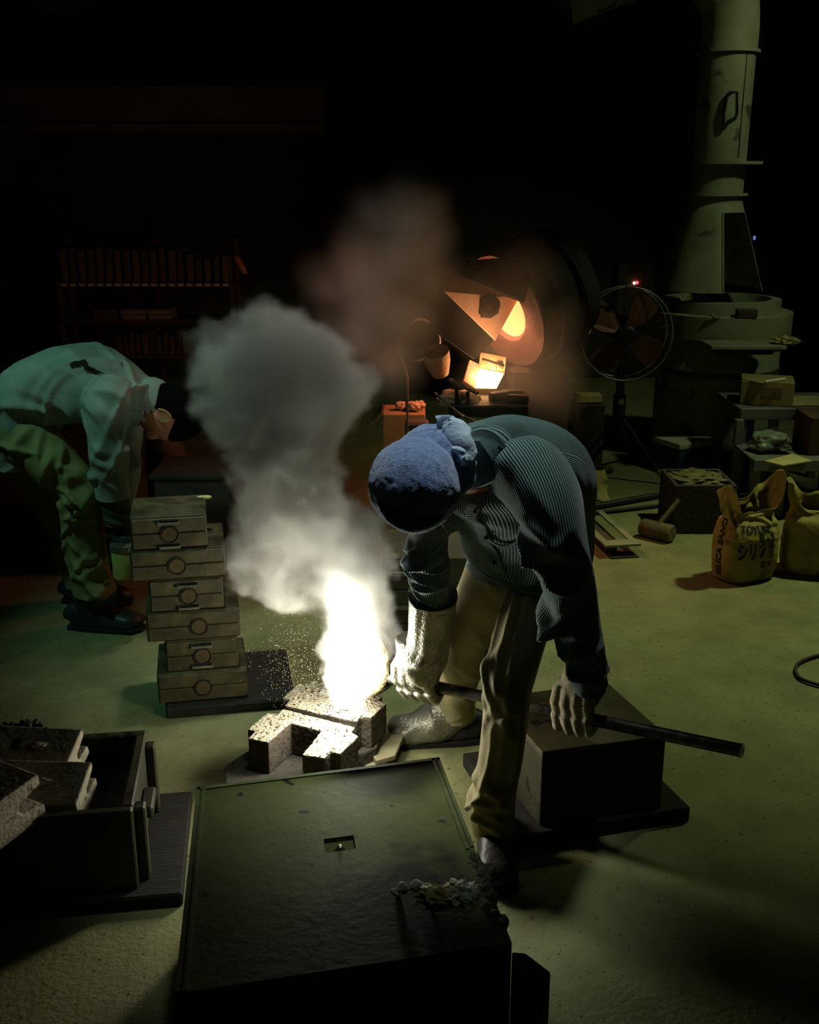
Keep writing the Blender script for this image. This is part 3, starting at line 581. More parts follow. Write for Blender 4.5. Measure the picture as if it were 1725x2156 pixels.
# surface placement on the shirt
def bvh_of(mb): return BVHTree.FromPolygons([Vector(v) for v in mb.v], mb.f)
TB = bvh_of(tor)
def on(bvh, p, off=.004, toward=(0, 0, 1.6)):
    """drop a point of the thing's own outline onto the cloth"""
    q, n, i, d = bvh.find_nearest(Vector(p))
    if n.dot(Vector(toward) - q) < 0: n = -n
    return q + n * off
def strip(pts, wid, name, m, parent, bvh, off=.004, uvdir=True):
    mb = MB(); uv = []; P2 = [Vector(p) for p in spline(pts, 40)]; acc = 0
    for i, p in enumerate(P2):
        t = (P2[min(i + 1, 39)] - P2[max(i - 1, 0)]).normalized(); q, n, _, _ = bvh.find_nearest(p)
        if n.dot(Vector((0, 0, 1.6)) - q) < 0: n = -n
        sd = t.cross(n).normalized()
        if i: acc += (P2[i] - P2[i - 1]).length
        for j, k in enumerate((-1, -.5, 0, .5, 1)):
            mb.v.append(tuple(on(bvh, q + sd * wid * k, off))); uv.append((k * wid, acc))
    for i in range(39):
        for j in range(4): mb.f.append((i * 5 + j, i * 5 + j + 1, (i + 1) * 5 + j + 1, (i + 1) * 5 + j))
    mb.uv = uv; o = obj(name, mb, m, parent); sd = o.modifiers.new('solid', 'SOLIDIFY'); sd.thickness = .003; mod_apply(o); o.data.shade_smooth(); return o
strip([(0.1108, 2.22, 0.9001), (0.1397, 2.3, 0.8306), (0.1749, 2.38, 0.7576), (0.2139, 2.46, 0.6749)], .015, 'placket', CORD_H, shirt, TB)
strip([(0.1763, 2.35, 0.8026), (0.2034, 2.36, 0.7854), (0.2302, 2.36, 0.7992), (0.2522, 2.34, 0.8286)], .004, 'pocket_edge', CORD_H, shirt, TB)
strip([(0.1242, 2.28, 1.078), (0.1775, 2.24, 1.056), (0.2267, 2.22, 1.02), (0.2491, 2.22, 1.005)], .006, 'yoke_seam', CORD_H, shirt, TB)
for k in range(3):
    p = on(TB, Vector((0.117, 2.22, 0.8895)).lerp(Vector((0.2079, 2.46, 0.6871)), .12 + .36 * k), .008)
    obj('button', blob(p, (.005, .005, .004), k, .02, 2, 2), mat('slot_black', lin(14, 14, 12)), shirt)
col_ = loft([((0.1619, 2.295, 1.017), .080, .066), ((0.1528, 2.28, 1.018), .078, .064), ((0.1449, 2.268, 1.017), .074, .060), ((0.1482, 2.272, 1.016), .066, .054)], LAT, 60, 24, rough=.002)
obj('collar', col_, CORD_H, shirt, smooth=60)

# trousers (one skin)
lg_l = loft([((0.3216, 2.6, 0.6479), .075, .085), ((0.3095, 2.535, 0.5836), .066, .078), ((0.269, 2.44, 0.5227), .060, .072), ((0.2385, 2.36, 0.454), .057, .064), ((0.2303, 2.345, 0.3742), .056, .062), ((0.221, 2.34, 0.2754), .051, .056), ((0.211, 2.335, 0.2008), .052, .054), ((0.2007, 2.33, 0.1318), .060, .060), ((0.2026, 2.325, 0.0819), .052, .056), ((0.2042, 2.325, 0.0619), .047, .052)], (1, 0, 0), 72, 130, power=2.1,
            folds=rand_folds(7, 9, .28, .5, 2.2, (.4, .9), (0.0040, 0.0110), (.015, .03), .15) + rand_folds(8, 14, .66, .95, 2.0, (.4, .9), (.007, .016), (.012, .026), .12) + rand_folds(9, 6, .1, .7, 1.9, (.12, .2), (0.0080, 0.0160), (.12, .2), .3), close0=True, close1=True)
lg_r = loft([((0.2265, 2.64, 0.6333), .080, .085), ((0.1937, 2.64, 0.5613), .072, .078), ((0.1618, 2.66, 0.4731), .064, .070), ((0.1463, 2.72, 0.3641), .056, .062), ((0.1411, 2.8, 0.2403), .054, .058), ((0.1371, 2.865, 0.1361), .056, .058), ((0.1356, 2.882, 0.0935), .060, .060)], (1, 0, 0), 72, 110, power=2.1,
            folds=rand_folds(11, 12, .25, .95, 2.2, (.4, 1.0), (.004, .010), (.014, .03), .12), close0=True, close1=True)
pel = blob((0.2793, 2.63, 0.6305), (.135, .10, .105), 1, .04, 2, 4)
tr = obj('trousers', merge(MB().add(lg_l.v, lg_l.f), MB().add(lg_r.v, lg_r.f), pel), KHAKI, wk)
remesh(tr, .005, 1)
# boots
u1, s1 = shoe((0.21, 2.335, 0.0418), (-.02, -1), .262); obj('boot', u1, SHOE, wk, smooth=60); obj('boot_sole', s1, mat('rubber_sole', lin(20, 20, 20), rough=.8), wk)
u2, s2 = shoe((0.1328, 2.885, 0.1074), (-1, -.05), .262); b2 = obj('boot', u2, SHOE, wk, smooth=60); obj('boot_sole', s2, mat('rubber_sole', lin(20, 20, 20)), wk)
A2 = Vector((0.1328, 2.885, 0.1074)); A2.z = 0
spat = loft([(A2 + Vector((-.19, -.01, .028)), .02, .02), (A2 + Vector((-.165, -.01, .038)), .050, .038), (A2 + Vector((-.10, -.006, .048)), .060, .046), (A2 + Vector((-.045, 0, .068)), .060, .062), (A2 + Vector((-.012, 0, .098)), .060, .066), (A2 + Vector((.012, 0, .125)), .054, .058)], (0, 1, 0), 48, 50, folds=rand_folds(13, 14, 0, 1, None, (.3, .7), (.003, .007), (.03, .07), .3), close0=True, rough=.002)
obj('foot_cover', spat, ALU, wk, smooth=70, label='creased aluminised cover over the far boot')
# gloves
ga = loft([((0.0585, 2.535, 0.6001), .0600, .0560), ((0.0566, 2.548, 0.5656), .0590, .0550), ((0.0516, 2.575, 0.4829), .0560, .0520), ((0.0426, 2.6, 0.4052), .0560, .050), ((0.0318, 2.617, 0.3539), .0530, .047), ((0.027, 2.63, 0.3201), .045, .042)], (1, 0, 0), 72, 80, power=2.3, folds=rand_folds(14, 10, .5, .95, 2.0, (.4, .9), (.004, .009), (.03, .06), .2) + rand_folds(15, 5, 0, .5, 1.7, (.15, .3), (.003, .006), (.2, .4), .3), rough=.001)
wd1 = Vector((0.0516, 2.575, 0.4829)) - RP1
gh = glove(RP1, RD, wd1, .0155, 1.36, flip=1)
gg = obj('leather_gauntlet', merge(MB().add(gh.v, gh.f)), ALU, wk, label='silvery leather gauntlet on the hand by the ladle'); remesh(gg, .0036, 3)
gc = obj('gauntlet_cuff', ga, ALU, gg, smooth=70); sd_ = gc.modifiers.new('solid', 'SOLIDIFY'); sd_.thickness = .004; sd_.offset = -1; mod_apply(gc); gc.data.shade_smooth()
obj('cuff_binding', MB().tube([P_ for P_ in [tuple(Vector(ga.v[j])) for j in list(range(72)) + [0]]], .0026, 8), mat('dark_binding', lin(70, 66, 54), rough=.7), gg)
wd2 = Vector((0.4335, 2.4, 0.4219)) - RP2 + Vector((0, .01, .02))
kh = glove(RP2, RD, wd2, .0155, 1.22, flip=1)
kg = obj('knit_glove', kh, KNITP, wk, label='off-white knitted work glove gripping the rod'); remesh(kg, .0034, 3)
wb = loft([((0.4324, 2.394, 0.4249), .036, .036), ((0.4291, 2.396, 0.4049), .035, .034), ((0.4214, 2.398, 0.3798), .034, .033), ((0.4154, 2.4, 0.366), .036, .034)], (1, .3, 0), 56, 30, rough=.001)
obj('knit_wristband', wb, KNIT, kg, smooth=60)

# ---- the helper bent over at the left
hp = thing('person', (-1.15, 3.72, 0), 'bent-over person in pale teal work clothes reaching down beside the olive flasks', 'person')
TEAL = mat('pale_work_cotton', lin(116, 132, 122), lin(142, 156, 144), scale=6, rough=.8, bump=.1, bscale=180)
PANT = mat('work_trousers', lin(108, 110, 68), lin(126, 126, 80), scale=6, rough=.8, bump=.1, bscale=180)
jt = loft([((-1.446, 3.8, 0.6515), .165, .120), ((-1.401, 3.79, 0.7493), .172, .128), ((-1.318, 3.78, 0.8418), .172, .128), ((-1.213, 3.77, 0.8943), .176, .130), ((-1.11, 3.76, 0.9061), .184, .128), ((-1.022, 3.76, 0.8744), .182, .112), ((-0.9586, 3.76, 0.8357), .125, .088), ((-0.9254, 3.76, 0.8121), .080, .066), ((-0.9129, 3.76, 0.8019), .074, .060)], (0, 1, 0), 90, 120, power=2.2, folds=rand_folds(31, 26, .1, .95, 2.3, (.3, .8), (.005, .016), (.012, .035), .25) + rand_folds(32, 20, .1, .9, 3.3, (.3, .8), (.006, .018), (.015, .04), .25), close0=True)
ja = loft([((-1.014, 3.66, 0.91), .080, .080), ((-1.011, 3.6, 0.8408), .078, .074), ((-1.015, 3.585, 0.7381), .068, .064), ((-1.021, 3.6, 0.6348), .062, .060), ((-1.024, 3.62, 0.5412), .058, .056)], (1, 0, 0), 60, 90, folds=rand_folds(33, 18, .1, .95, 1.8, (.3, .8), (.006, .018), (.02, .05), .35))
jb = loft([((-1.04, 3.88, 0.8253), .075, .075), ((-1.04, 3.9, 0.6802), .060, .060), ((-1.049, 3.88, 0.5416), .054, .054), ((-1.063, 3.86, 0.4382), .050, .050)], (1, 0, 0), 48, 60, folds=rand_folds(34, 10, .1, .95, 1.5, (.3, .8), (.004, .009), (.02, .05), .3))
jk = obj('work_jacket', merge(jt, ja, jb), TEAL, hp, smooth=80)
jc = loft([((-0.934, 3.76, 0.8324), .092, .078), ((-0.9119, 3.755, 0.8469), .092, .080), ((-0.8996, 3.755, 0.8334), .086, .076), ((-0.9069, 3.755, 0.8233), .078, .068)], (0, 1, 0), 48, 20, rough=.002)
obj('collar', jc, TEAL, jk, smooth=60)
JB = bvh_of(jt)
strip([(-1.125, 3.62, 0.9799), (-1.092, 3.62, 0.9895), (-1.059, 3.61, 0.9753), (-1.01, 3.6, 0.9612), (-0.9593, 3.62, 0.9512)], .008, 'back_vent', mat('slot_black', lin(14, 14, 12)), jk, JB, off=.007)
cu = loft([((-1.023, 3.62, 0.5515), .048, .046), ((-1.023, 3.635, 0.48), .046, .044), ((-1.022, 3.645, 0.4369), .044, .042)], (1, 0, 0), 40, 20)
obj('inner_sleeve', cu, mat('dark_sleeve', lin(56, 62, 54), lin(70, 76, 66), rough=.85), jk, smooth=60)
hl = loft([((-1.353, 3.7, 0.7611), .10, .11), ((-1.287, 3.67, 0.6924), .092, .098), ((-1.212, 3.655, 0.62), .082, .085), ((-1.153, 3.655, 0.5516), .075, .076), ((-1.155, 3.675, 0.4589), .073, .074), ((-1.162, 3.7, 0.3444), .074, .074), ((-1.159, 3.715, 0.2305), .070, .072), ((-1.158, 3.72, 0.1401), .068, .072)], (.8, .6, 0), 64, 120, folds=rand_folds(41, 16, .1, .5, 1.9, (.3, .7), (0.0104, 0.0234), (.014, .03), .2) + rand_folds(42, 22, .5, .98, 2.0, (.3, .8), (0.0091, 0.0221), (.012, .026), .15), close0=True, close1=True)
hr = loft([((-1.459, 3.88, 0.6672), .10, .11), ((-1.398, 3.9, 0.5634), .085, .09), ((-1.346, 3.92, 0.4387), .074, .076), ((-1.306, 3.95, 0.2978), .070, .070), ((-1.283, 3.98, 0.1524), .068, .070), ((-1.272, 3.98, 0.0698), .066, .068)], (.8, .6, 0), 56, 80, folds=rand_folds(43, 12, .1, .95, 1.9, (.4, .9), (0.0052, 0.0130), (.014, .03), .2), close0=True, close1=True)
ht = obj('trousers', merge(MB().add(hl.v, hl.f), MB().add(hr.v, hr.f), blob((-1.409, 3.79, 0.7148), (.12, .17, .12), 3, .05, 2, 4)), PANT, hp)
remesh(ht, .006, 1)
for q in ((-1.166, 3.72, 0.1271), (-1.268, 3.98, 0.0539)):
    u3, s3 = shoe(q, (1, -.12), .275); obj('boot', u3, SHOE, hp, smooth=60); obj('boot_sole', s3, mat('rubber_sole', lin(20, 20, 20)), hp)
HC2 = Vector((-0.8484, 3.74, 0.8062)); HU2 = (1, 0, -.55); HF2 = (.0, -.12, -1)
hm2 = head_mesh(HC2, HU2, (-.35, -.05, -1), 1.0)
hb2 = obj('body', merge(hm2, MB().tube([tuple(HC2), (-0.8964, 3.75, 0.8142), (-0.9346, 3.76, 0.8239)], [.056, .054, .062], 20)), SKIN, hp); remesh(hb2, .003, 2)
s_, f_, u_ = frame(HU2, (-.35, -.05, -1)); hair = head_mesh(HC2 + (u_ * .010 - f_ * .010), HU2, (-.35, -.05, -1), 1.055); hairf = []
for F_ in hair.f[:1200]:
    cc = sum((Vector(hair.v[i]) for i in F_), Vector()) / len(F_) - HC2
    if cc.dot(u_) > .045 or (cc.dot(f_) < -.015 and cc.dot(u_) > -.06 and abs(cc.dot(s_)) < .2): hairf.append(F_)
hm = MB(); hm.v = hair.v; hm.f = hairf; obj('hair', hm, mat('black_hair', lin(5, 5, 5), lin(9, 9, 8), scale=200, rough=.9, spec=.05, bump=.6, bscale=300), hp, smooth=60)
hg = glove((-1.019, 3.66, 0.3082), (.15, -1, 0), (-.12, .05, 1), .016, 1.15, flip=-1)
g1 = obj('work_glove', hg, mat('dark_glove', lin(34, 34, 30), lin(50, 50, 44), scale=20, rough=.85), hp); remesh(g1, .0045, 3)
hg2 = glove((-1.062, 3.86, 0.3088), (.15, -1, 0), (-.1, .05, 1), .016, 1.1, flip=1)
g2 = obj('work_glove', hg2, mat('dark_glove', lin(34, 34, 30)), hp); remesh(g2, .005, 3)
br_ = thing('dusting_can', (-1.005, 3.62, 0.2387), 'pale yellow-green can held by the helper in the dark glove', 'can')
obj('body', MB().lathe([(0, 0), (.040, 0), (.042, .004), (.042, .11), (.040, .114), (0, .114)], (-1.004, 3.62, 0.2405), (0, 0, 1), 28), mat('yellow_can', lin(150, 150, 78), lin(170, 168, 96), scale=8, rough=.6), br_, smooth=40)
obj('lid', MB().lathe([(.043, .100), (.045, .102), (.045, .122), (.036, .126), (0, .126)], (-1.004, 3.62, 0.2405), (0, 0, 1), 28), mat('worn_bright_steel', lin(150, 150, 130)), br_, smooth=40)
# ------------------------------------------------------------------ furnace at the back
DKST = mat('sooty_steel', lin(50, 46, 40), lin(78, 70, 60), scale=8, rough=.7, metal=.2, bump=.3, bscale=30)
FUBK = mat('furnace_black', lin(18, 16, 14), lin(28, 25, 22), scale=8, rough=.85, bump=.3, bscale=30)
FIRE = mat('refractory', lin(168, 132, 108), lin(196, 158, 130), scale=14, rough=.9, bump=.4, bscale=40)
GLOW = mat('glowing_bore', lin(255, 150, 90), emit=(1.0, .27, .12, 1), estr=1.5)
GLOWW = mat('white_hot_bath', lin(255, 230, 190), emit=(1.0, .62, .30, 1), estr=10)
FC = Vector((0.4311, 4.78, 1.038)); FA = Vector((-.80, -.52, -.32)).normalized(); DL = .34; FB = FC - FA * DL
fu = thing('tilting_furnace', (FB.x + .15, FB.y - .1, 0), 'tilted drum furnace glowing orange inside, behind the bent worker', 'furnace')
obj('drum_shell', MB().lathe([(0, 0), (.20, 0), (.245, .03), (.258, .10), (.262, DL - .02), (.255, DL + .005), (.245, DL + .005)], tuple(FB), tuple(FA), 48), FUBK, fu, smooth=40)
obj('front_ring', MB().lathe([(.252, DL + .002), (.252, DL + .025), (.135, DL + .025), (.12, DL + .01)], tuple(FB), tuple(FA), 48), mat('scaled_ring', lin(70, 56, 46), lin(90, 72, 58), scale=10, rough=.9, bump=.3), fu, smooth=30)
obj('bore', MB().lathe([(.12, DL + .01), (.118, DL - .14), (.10, DL - .22), (0, DL - .24)], tuple(FB), tuple(FA), 40), GLOW, fu, smooth=40)
for k in (.10, .24): obj('hoop', MB().lathe([(.255, k), (.275, k + .005), (.275, k + .03), (.255, k + .035)], tuple(FB), tuple(FA), 48), FUBK, fu, smooth=30)
obj('chute_side', MB().plate([(0.0802, 4.36, 1.016), (0.1385, 4.4, 1.153), (0.3502, 4.52, 0.9442), (0.2681, 4.47, 0.8736)], .014, back=(0, 1, 0)), FUBK, fu)
obj('chute_hood', MB().plate([(0.1888, 4.45, 1.218), (0.2352, 4.52, 1.266), (0.4637, 4.6, 1.276), (0.4998, 4.58, 1.181), (0.4718, 4.53, 1.102)], .014, back=(0, 1, 0)), FUBK, fu)
obj('chute_floor', MB().plate([(0.1423, 4.52, 1.141), (0.1943, 4.58, 1.206), (0.4619, 4.69, 1.096), (0.3655, 4.64, 0.9268)], .016, back=(0, 1, 0)), mat('glow_tinted_chute', lin(236, 190, 172), lin(248, 206, 188), scale=14, rough=.8), fu)  # chute floor: furnace glow put into the colour as a paler, pinker refractory
obj('clinker', blob((0.3314, 4.6, 1.073), (.042, .03, .05), 3, .3, 2.2, 3), mat('black_clinker', lin(30, 24, 20), lin(60, 46, 36), scale=30, rough=.9, bump=.6), fu, smooth=60)
cq = FB + FA * .16
obj('cradle', MB().box((cq.x, cq.y, cq.z * .36), (.26, .26, cq.z * .72), .02), FUBK, fu)
light('furnace_bore_glow', 'POINT', tuple(FC + FA * .10 + Vector((0, 0, .02))), 13, (1.0, .36, .22), .05)
# receiving trough with white-hot metal
tg = thing('receiving_trough', (0.3147, 4.45, 0.6314), 'small trough of white-hot metal under the glowing furnace', 'trough')
obj('bath', MB().plate([(0.2723, 4.44, 0.761), (0.3543, 4.44, 0.759), (0.3944, 4.56, 0.7989), (0.2927, 4.6, 0.8121)], .01, back=(0, 0, -1)), GLOWW, tg)
obj('side_wall', MB().plate([(0.2221, 4.42, 0.7922), (0.2692, 4.42, 0.7608), (0.3018, 4.62, 0.8249), (0.257, 4.62, 0.8452)], .012, back=(-1, 0, 0)), FIRE, tg)
obj('back_wall', MB().plate([(0.2934, 4.61, 0.8063), (0.4003, 4.58, 0.7873), (0.4081, 4.6, 0.8605), (0.3021, 4.64, 0.8743)], .012, back=(0, 1, 0)), FIRE, tg)
obj('front_wall', MB().plate([(0.2676, 4.425, 0.7599), (0.3571, 4.425, 0.7579), (0.3527, 4.43, 0.7115), (0.2765, 4.43, 0.7115)], .012, back=(0, 1, 0)), FIRE, tg)
obj('stand', MB().box(((0.3201, 4.55, 0.6874)[0], 4.55, .14), (.20, .26, .28), .01), DKST, tg)
obj('cross_bar', MB().tube([(0.2994, 4.5, 0.8687), (0.3923, 4.5, 0.8411)], .006, 8), IRON, tg)
for q, r_ in (((0.3762, 4.52, 0.8417), .016), ((0.3514, 4.53, 0.836), .014)): obj('fire_brick', MB().box(q, (r_ * 1.6, .03, r_ * 2.2), .003), FIRE, tg)
light('trough_glow', 'POINT', (0.3227, 4.5, 0.7875), 6, (1.0, .50, .20), .03)
# pots, box, bars and tongs about the furnace
pt = thing('crucible_pot', (0.0423, 4.5, 0.8411), 'soot-grey crucible pot lying left of the glowing furnace chute', 'pot')
obj('shell', MB().lathe([(0, -.09), (.05, -.09), (.075, -.04), (.082, .05), (.072, .055), (.064, -.02), (0, -.05)], (0.0342, 4.5, 0.9432), (.5, -.55, .5), 32), mat('grey_crucible', lin(92, 84, 74), lin(120, 108, 94), scale=12, rough=.85), pt, smooth=40)
obj('cradle', MB().box(((0.0308, 4.54, 0.8343)[0], 4.54, .30), (.10, .10, .60), .01), DKST, pt)
sp2 = thing('spare_crucible', (0.1208, 4.42, 0.8449), 'small clay crucible lit orange below the furnace chute', 'pot')
obj('shell', MB().lathe([(0, -.06), (.035, -.06), (.052, 0), (.056, .05), (.048, .05), (.040, 0), (0, -.03)], (0.1148, 4.42, 0.8701), (-.2, -.4, .9), 28), FIRE, sp2, smooth=40)
obj('plinth', MB().box(((0.1276, 4.44, 0.7925)[0], 4.44, .26), (.10, .10, .50), .01), DKST, sp2)
TONG0 = mat('rusty_poker', lin(96, 74, 54), lin(120, 92, 66), scale=30, rough=.8)
single('hooked_poker', MB().tube([(-0.0518, 4.5, 0.9276), (-0.0401, 4.49, 0.8821), (-0.0245, 4.48, 0.8405), (-0.0127, 4.47, 0.8028), (-0.0089, 4.46, 0.6895), (-0.0089, 4.44, 0.5326)], [.004, .007, .010, .008, .005, .005], 8), TONG0, 'upright poker with a ragged lit end beside the crucible pot', 'poker')
cb = thing('scrap_carton', (-0.0266, 4.75, 0.3925), 'orange-lit cardboard carton of metal lumps left of the furnace', 'carton')
x0, x1 = (-0.1193, 4.75, 0.523)[0], (0.0707, 4.75, 0.523)[0]; zt = (-0.0263, 4.75, 0.5833)[2]
CARD = mat('brown_cardboard', lin(140, 104, 66), lin(160, 122, 80), scale=6, rough=.9)
obj('body', MB().box_on(x0, x1, 4.75, 4.96, 0, zt, .004), CARD, cb)
obj('flap', MB().plate([(x0, 4.75, zt), (x0, 4.96, zt), (x0 - .05, 4.96, zt - .05), (x0 - .05, 4.75, zt - .05)], .003), CARD, cb)
for k, q in enumerate(((-0.0374, 4.83, 0.5748), (0.0075, 4.83, 0.5922), (0.0461, 4.85, 0.575), (0.0202, 4.8, 0.5769))): 
    single('metal_lump', blob((q[0], q[1], zt + .022), (.026 + .004 * (k % 2), .022, .020), 60 + k, .4, 2.5, 3), FIRE, ('leftmost rough metal lump on the orange-lit carton', 'highest rough metal lump at the middle of the orange-lit carton', 'rightmost rough metal lump on the orange-lit carton', 'front rough metal lump at the middle of the orange-lit carton')[k], 'lump', 'metal lumps on the carton', 60)
TONG = mat('warm_steel_bar', lin(110, 100, 88), rough=.45, metal=.7)
for (a, b, lb) in (((0.1575, 4.3, 0.8179), (0.2666, 4.22, 0.78), 'thick steel bar propped level below the white-hot trough'), ((0.0989, 4.2, 0.7839), (0.2037, 4.05, 0.7221), 'thin rod slanting down behind the blue headwrap'), ((0.1733, 4.1, 0.7298), (0.2584, 4, 0.7112), 'short thin rod beside the slanting rod behind the headwrap')):
    single('steel_bar', MB().tube([a, b], .008 if 'thick' in lb else .0045, 10), TONG, lb, 'bar')
bn = thing('furnace_bench', ((0.2369, 4.35, 0.6137)[0], 4.40, 0), 'low sooty bench with sand under the furnace trough', 'bench')
zb = (0.2298, 4.25, 0.7419)[2]
obj('top', MB().box_on((0.1548, 4.25, 0.7323)[0], (0.4645, 4.25, 0.7323)[0], 4.18, 4.42, zb - .05, zb - .004, .006), FUBK, bn)
for lx in (.16, .42): obj('leg', MB().box_on(lx, lx + .04, 4.20, 4.38, 0, zb - .05, .003), FUBK, bn)
obj('sand_heap', blob(((0.2001, 4.3, 0.7414)[0], 4.3, zb - .004), (.085, .08, .04), 9, .3, 2.5, 3, flat_bottom=True), FIRE, bn, smooth=60)
for k, (xpos, h_) in enumerate((((0.1851, 4.22, 0.7611)[0], .07), ((0.2279, 4.22, 0.7611)[0], .055))): obj('stub_pipe', MB().tube([(xpos, 4.22, zb - .01), (xpos, 4.22, zb + h_ - .01)], .008, 8), IRON, bn)
for k, (q, lb) in enumerate((((0.3559, 4.3, 0.726), 'dark ingot lying on the furnace bench nearest the trough'), ((0.4128, 4.34, 0.7217), 'dark ingot on the furnace bench beside the nearest one'), ((0.4297, 4.24, 0.7344), 'dark ingot at the far right end of the furnace bench'))):
    single('metal_ingot', MB().prism([(-.045, -.02), (.045, -.02), (.036, .02), (-.036, .02)], zb - .0035, zb + .028, (q[0], q[1]), .5 - .4 * k, bev=.004), FUBK, lb, 'ingot', 'ingots on the furnace bench')
single('pale_brick', MB().box((0.9906, 6, 0.41), (.15, .09, .045), .004), mat('yellow_brick', lin(176, 158, 96), lin(190, 172, 110), scale=20, rough=.9), 'pale yellow brick on a dark stand left of the fan', 'brick')
single('brick_stand', MB().box_on((0.9075, 6, 0.3751)[0], (1.08, 6, 0.3751)[0], 5.93, 6.10, 0, (0.9919, 6, 0.3831)[2], .006), DKST, 'dark box stand carrying the pale yellow brick', 'stand')

# ------------------------------------------------------------------ tripod fan
fn = thing('tripod_fan', ((1.19, 5.75, 0.0315)[0], 5.75, 0), 'large round tripod fan with dark blades before the iron drum', 'fan')
fcn = Vector((1.122, 5.66, 0.8082)); fax = Vector((.05, -1, .02)).normalized(); WIRE = mat('guard_wire', lin(130, 132, 118), rough=.4, metal=.5)
def ring(c, ax_, r, tr, n=64):
    x = Vector((0, 0, 1)); x = (x - x.dot(ax_) * ax_).normalized(); y = ax_.cross(x)
    return MB().tube([tuple(c + (x * math.cos(2 * math.pi * i / n) + y * math.sin(2 * math.pi * i / n)) * r) for i in range(n + 1)], tr, 8, cap=False)
obj('guard_ring', ring(fcn, fax, .240, .0045), WIRE, fn, smooth=60); obj('guard_ring', ring(fcn - fax * .10, fax, .236, .004), WIRE, fn, smooth=60)
for k in range(28):
    a = 2 * math.pi * k / 28; x = Vector((1, 0, 0)); y = Vector((0, 0, 1)); d_ = x * math.cos(a) + y * math.sin(a)
    obj('guard_spoke', MB().tube([tuple(fcn + d_ * .05 + fax * .03), tuple(fcn + d_ * .15 + fax * .028), tuple(fcn + d_ * .240)], .0009, 5), IRON, fn)
for k in range(4):
    a = math.radians(150 + 90 * k); d_ = Vector((math.cos(a), 0, math.sin(a))); e_ = Vector((-math.sin(a), 0, math.cos(a))); c0 = fcn - fax * .04
    pts = [c0 + d_ * .04 - e_ * .02 - fax * .01, c0 + d_ * .12 - e_ * .075 - fax * .02, c0 + d_ * .20 - e_ * .085 - fax * .02, c0 + d_ * .225 - e_ * .01, c0 + d_ * .20 + e_ * .06 + fax * .02, c0 + d_ * .11 + e_ * .05 + fax * .02, c0 + d_ * .04 + e_ * .02 + fax * .01]
    obj('blade', MB().plate([tuple(p) for p in pts], .003), mat('bronze_fan_blade', lin(96, 62, 48), lin(110, 74, 56), scale=6, rough=.4, metal=.3), fn)
obj('hub', MB().lathe([(0, .05), (.03, .05), (.045, .04), (.048, .0), (.048, -.05), (0, -.05)], tuple(fcn), tuple(fax), 28), IRON, fn, smooth=40)
obj('motor', MB().lathe([(0, -.06), (.06, -.06), (.065, -.10), (.06, -.20), (.03, -.23), (0, -.23)], tuple(fcn), tuple(fax), 28), IRON, fn, smooth=40)
obj('maker_tag', MB().plate([(0.9024, 5.62, 0.8113), (0.9151, 5.62, 0.9007), (0.9369, 5.62, 0.9007), (0.9288, 5.62, 0.8186)], .002), mat('pale_tag', lin(190, 194, 180), rough=.7), fn)
obj('top_clip', MB().box(tuple(fcn + Vector((.0, 0, .244))), (.036, .03, .012), .003), WIRE, fn)
hz = (1.167, 5.75, 0.4261)[2]
obj('column', MB().tube([(fcn.x, 5.75, fcn.z - .02), (fcn.x, 5.75, hz - .10)], .022, 14), IRON, fn, smooth=40)
obj('collar', MB().tube([(fcn.x, 5.75, hz + .05), (fcn.x, 5.75, hz - .06)], .034, 14), IRON, fn, smooth=40)
obj('clamp_knob', MB().lathe([(0, 0), (.016, 0), (.016, .02), (0, .022)], (fcn.x, 5.716, hz + .02), (0, -1, 0), 14), WIRE, fn)
for g_ in ((0.8699, 5.747, 0), (1.382, 5.671, 0), ((1.312, 6.2, 0.0239)[0], 6.25, 0)):
    e = Vector((g_[0], g_[1], .012)); s0 = Vector((fcn.x, 5.75, hz - .05)); m_ = s0.lerp(e, .86)
    lg = obj('leg', MB().tube([tuple(s0), tuple(e)], .011, 10), IRON, fn, smooth=60)
    obj('leg_sleeve', MB().tube([tuple(s0.lerp(e, .82)), tuple(s0.lerp(e, .90))], .014, 10), WIRE, lg); obj('rubber_foot', MB().tube([tuple(s0.lerp(e, .95)), tuple(e - Vector((0, 0, .011)))], [.013, .017], 10), mat('rubber_sole', lin(20, 20, 20)), lg)

# ------------------------------------------------------------------ iron drum and extraction hood
GRN = mat('grey_green_sheet', lin(112, 116, 90), lin(140, 142, 112), scale=4, rough=.6, bump=.12, bscale=20, spots=lin(74, 72, 52), sscale=6, sthr=.64)
DY = 6.35; dx = (1.795, 6.35, 0.7772)[0]
zr1, zr2, zr3, zr4 = (1.699, 6.04, 0.9206)[2], (1.694, 6, 0.8509)[2], (1.696, 5.97, 0.7338)[2], (1.723, 6, 0.5087)[2]
dr = thing('iron_drum', (dx, DY, 0), 'wide round iron drum with stepped rim below the extraction hood', 'drum')
obj('body', MB().lathe([(0, 0), (.33, 0), (.345, .02), (.345, zr3 - .02), (.33, zr3)], (dx, DY, 0), (0, 0, 1), 56), GRN, dr, smooth=40)
obj('lower_rim', MB().lathe([(.33, zr3 - .02), (.395, zr3 - .01), (.395, zr2), (.33, zr2 + .004)], (dx, DY, 0), (0, 0, 1), 56), GRN, dr, smooth=40)
obj('upper_rim', MB().lathe([(.33, zr2), (.325, zr1), (.27, zr1 + .004), (.26, zr1 - .06), (0, zr1 - .06)], (dx, DY, 0), (0, 0, 1), 56), GRN, dr, smooth=40)
obj('hatch_band', MB().lathe([(.347, zr4), (.352, zr4), (.352, zr4 + .03), (.347, zr4 + .03)], (dx, DY, 0), (0, 0, 1), 56), DKST, dr)
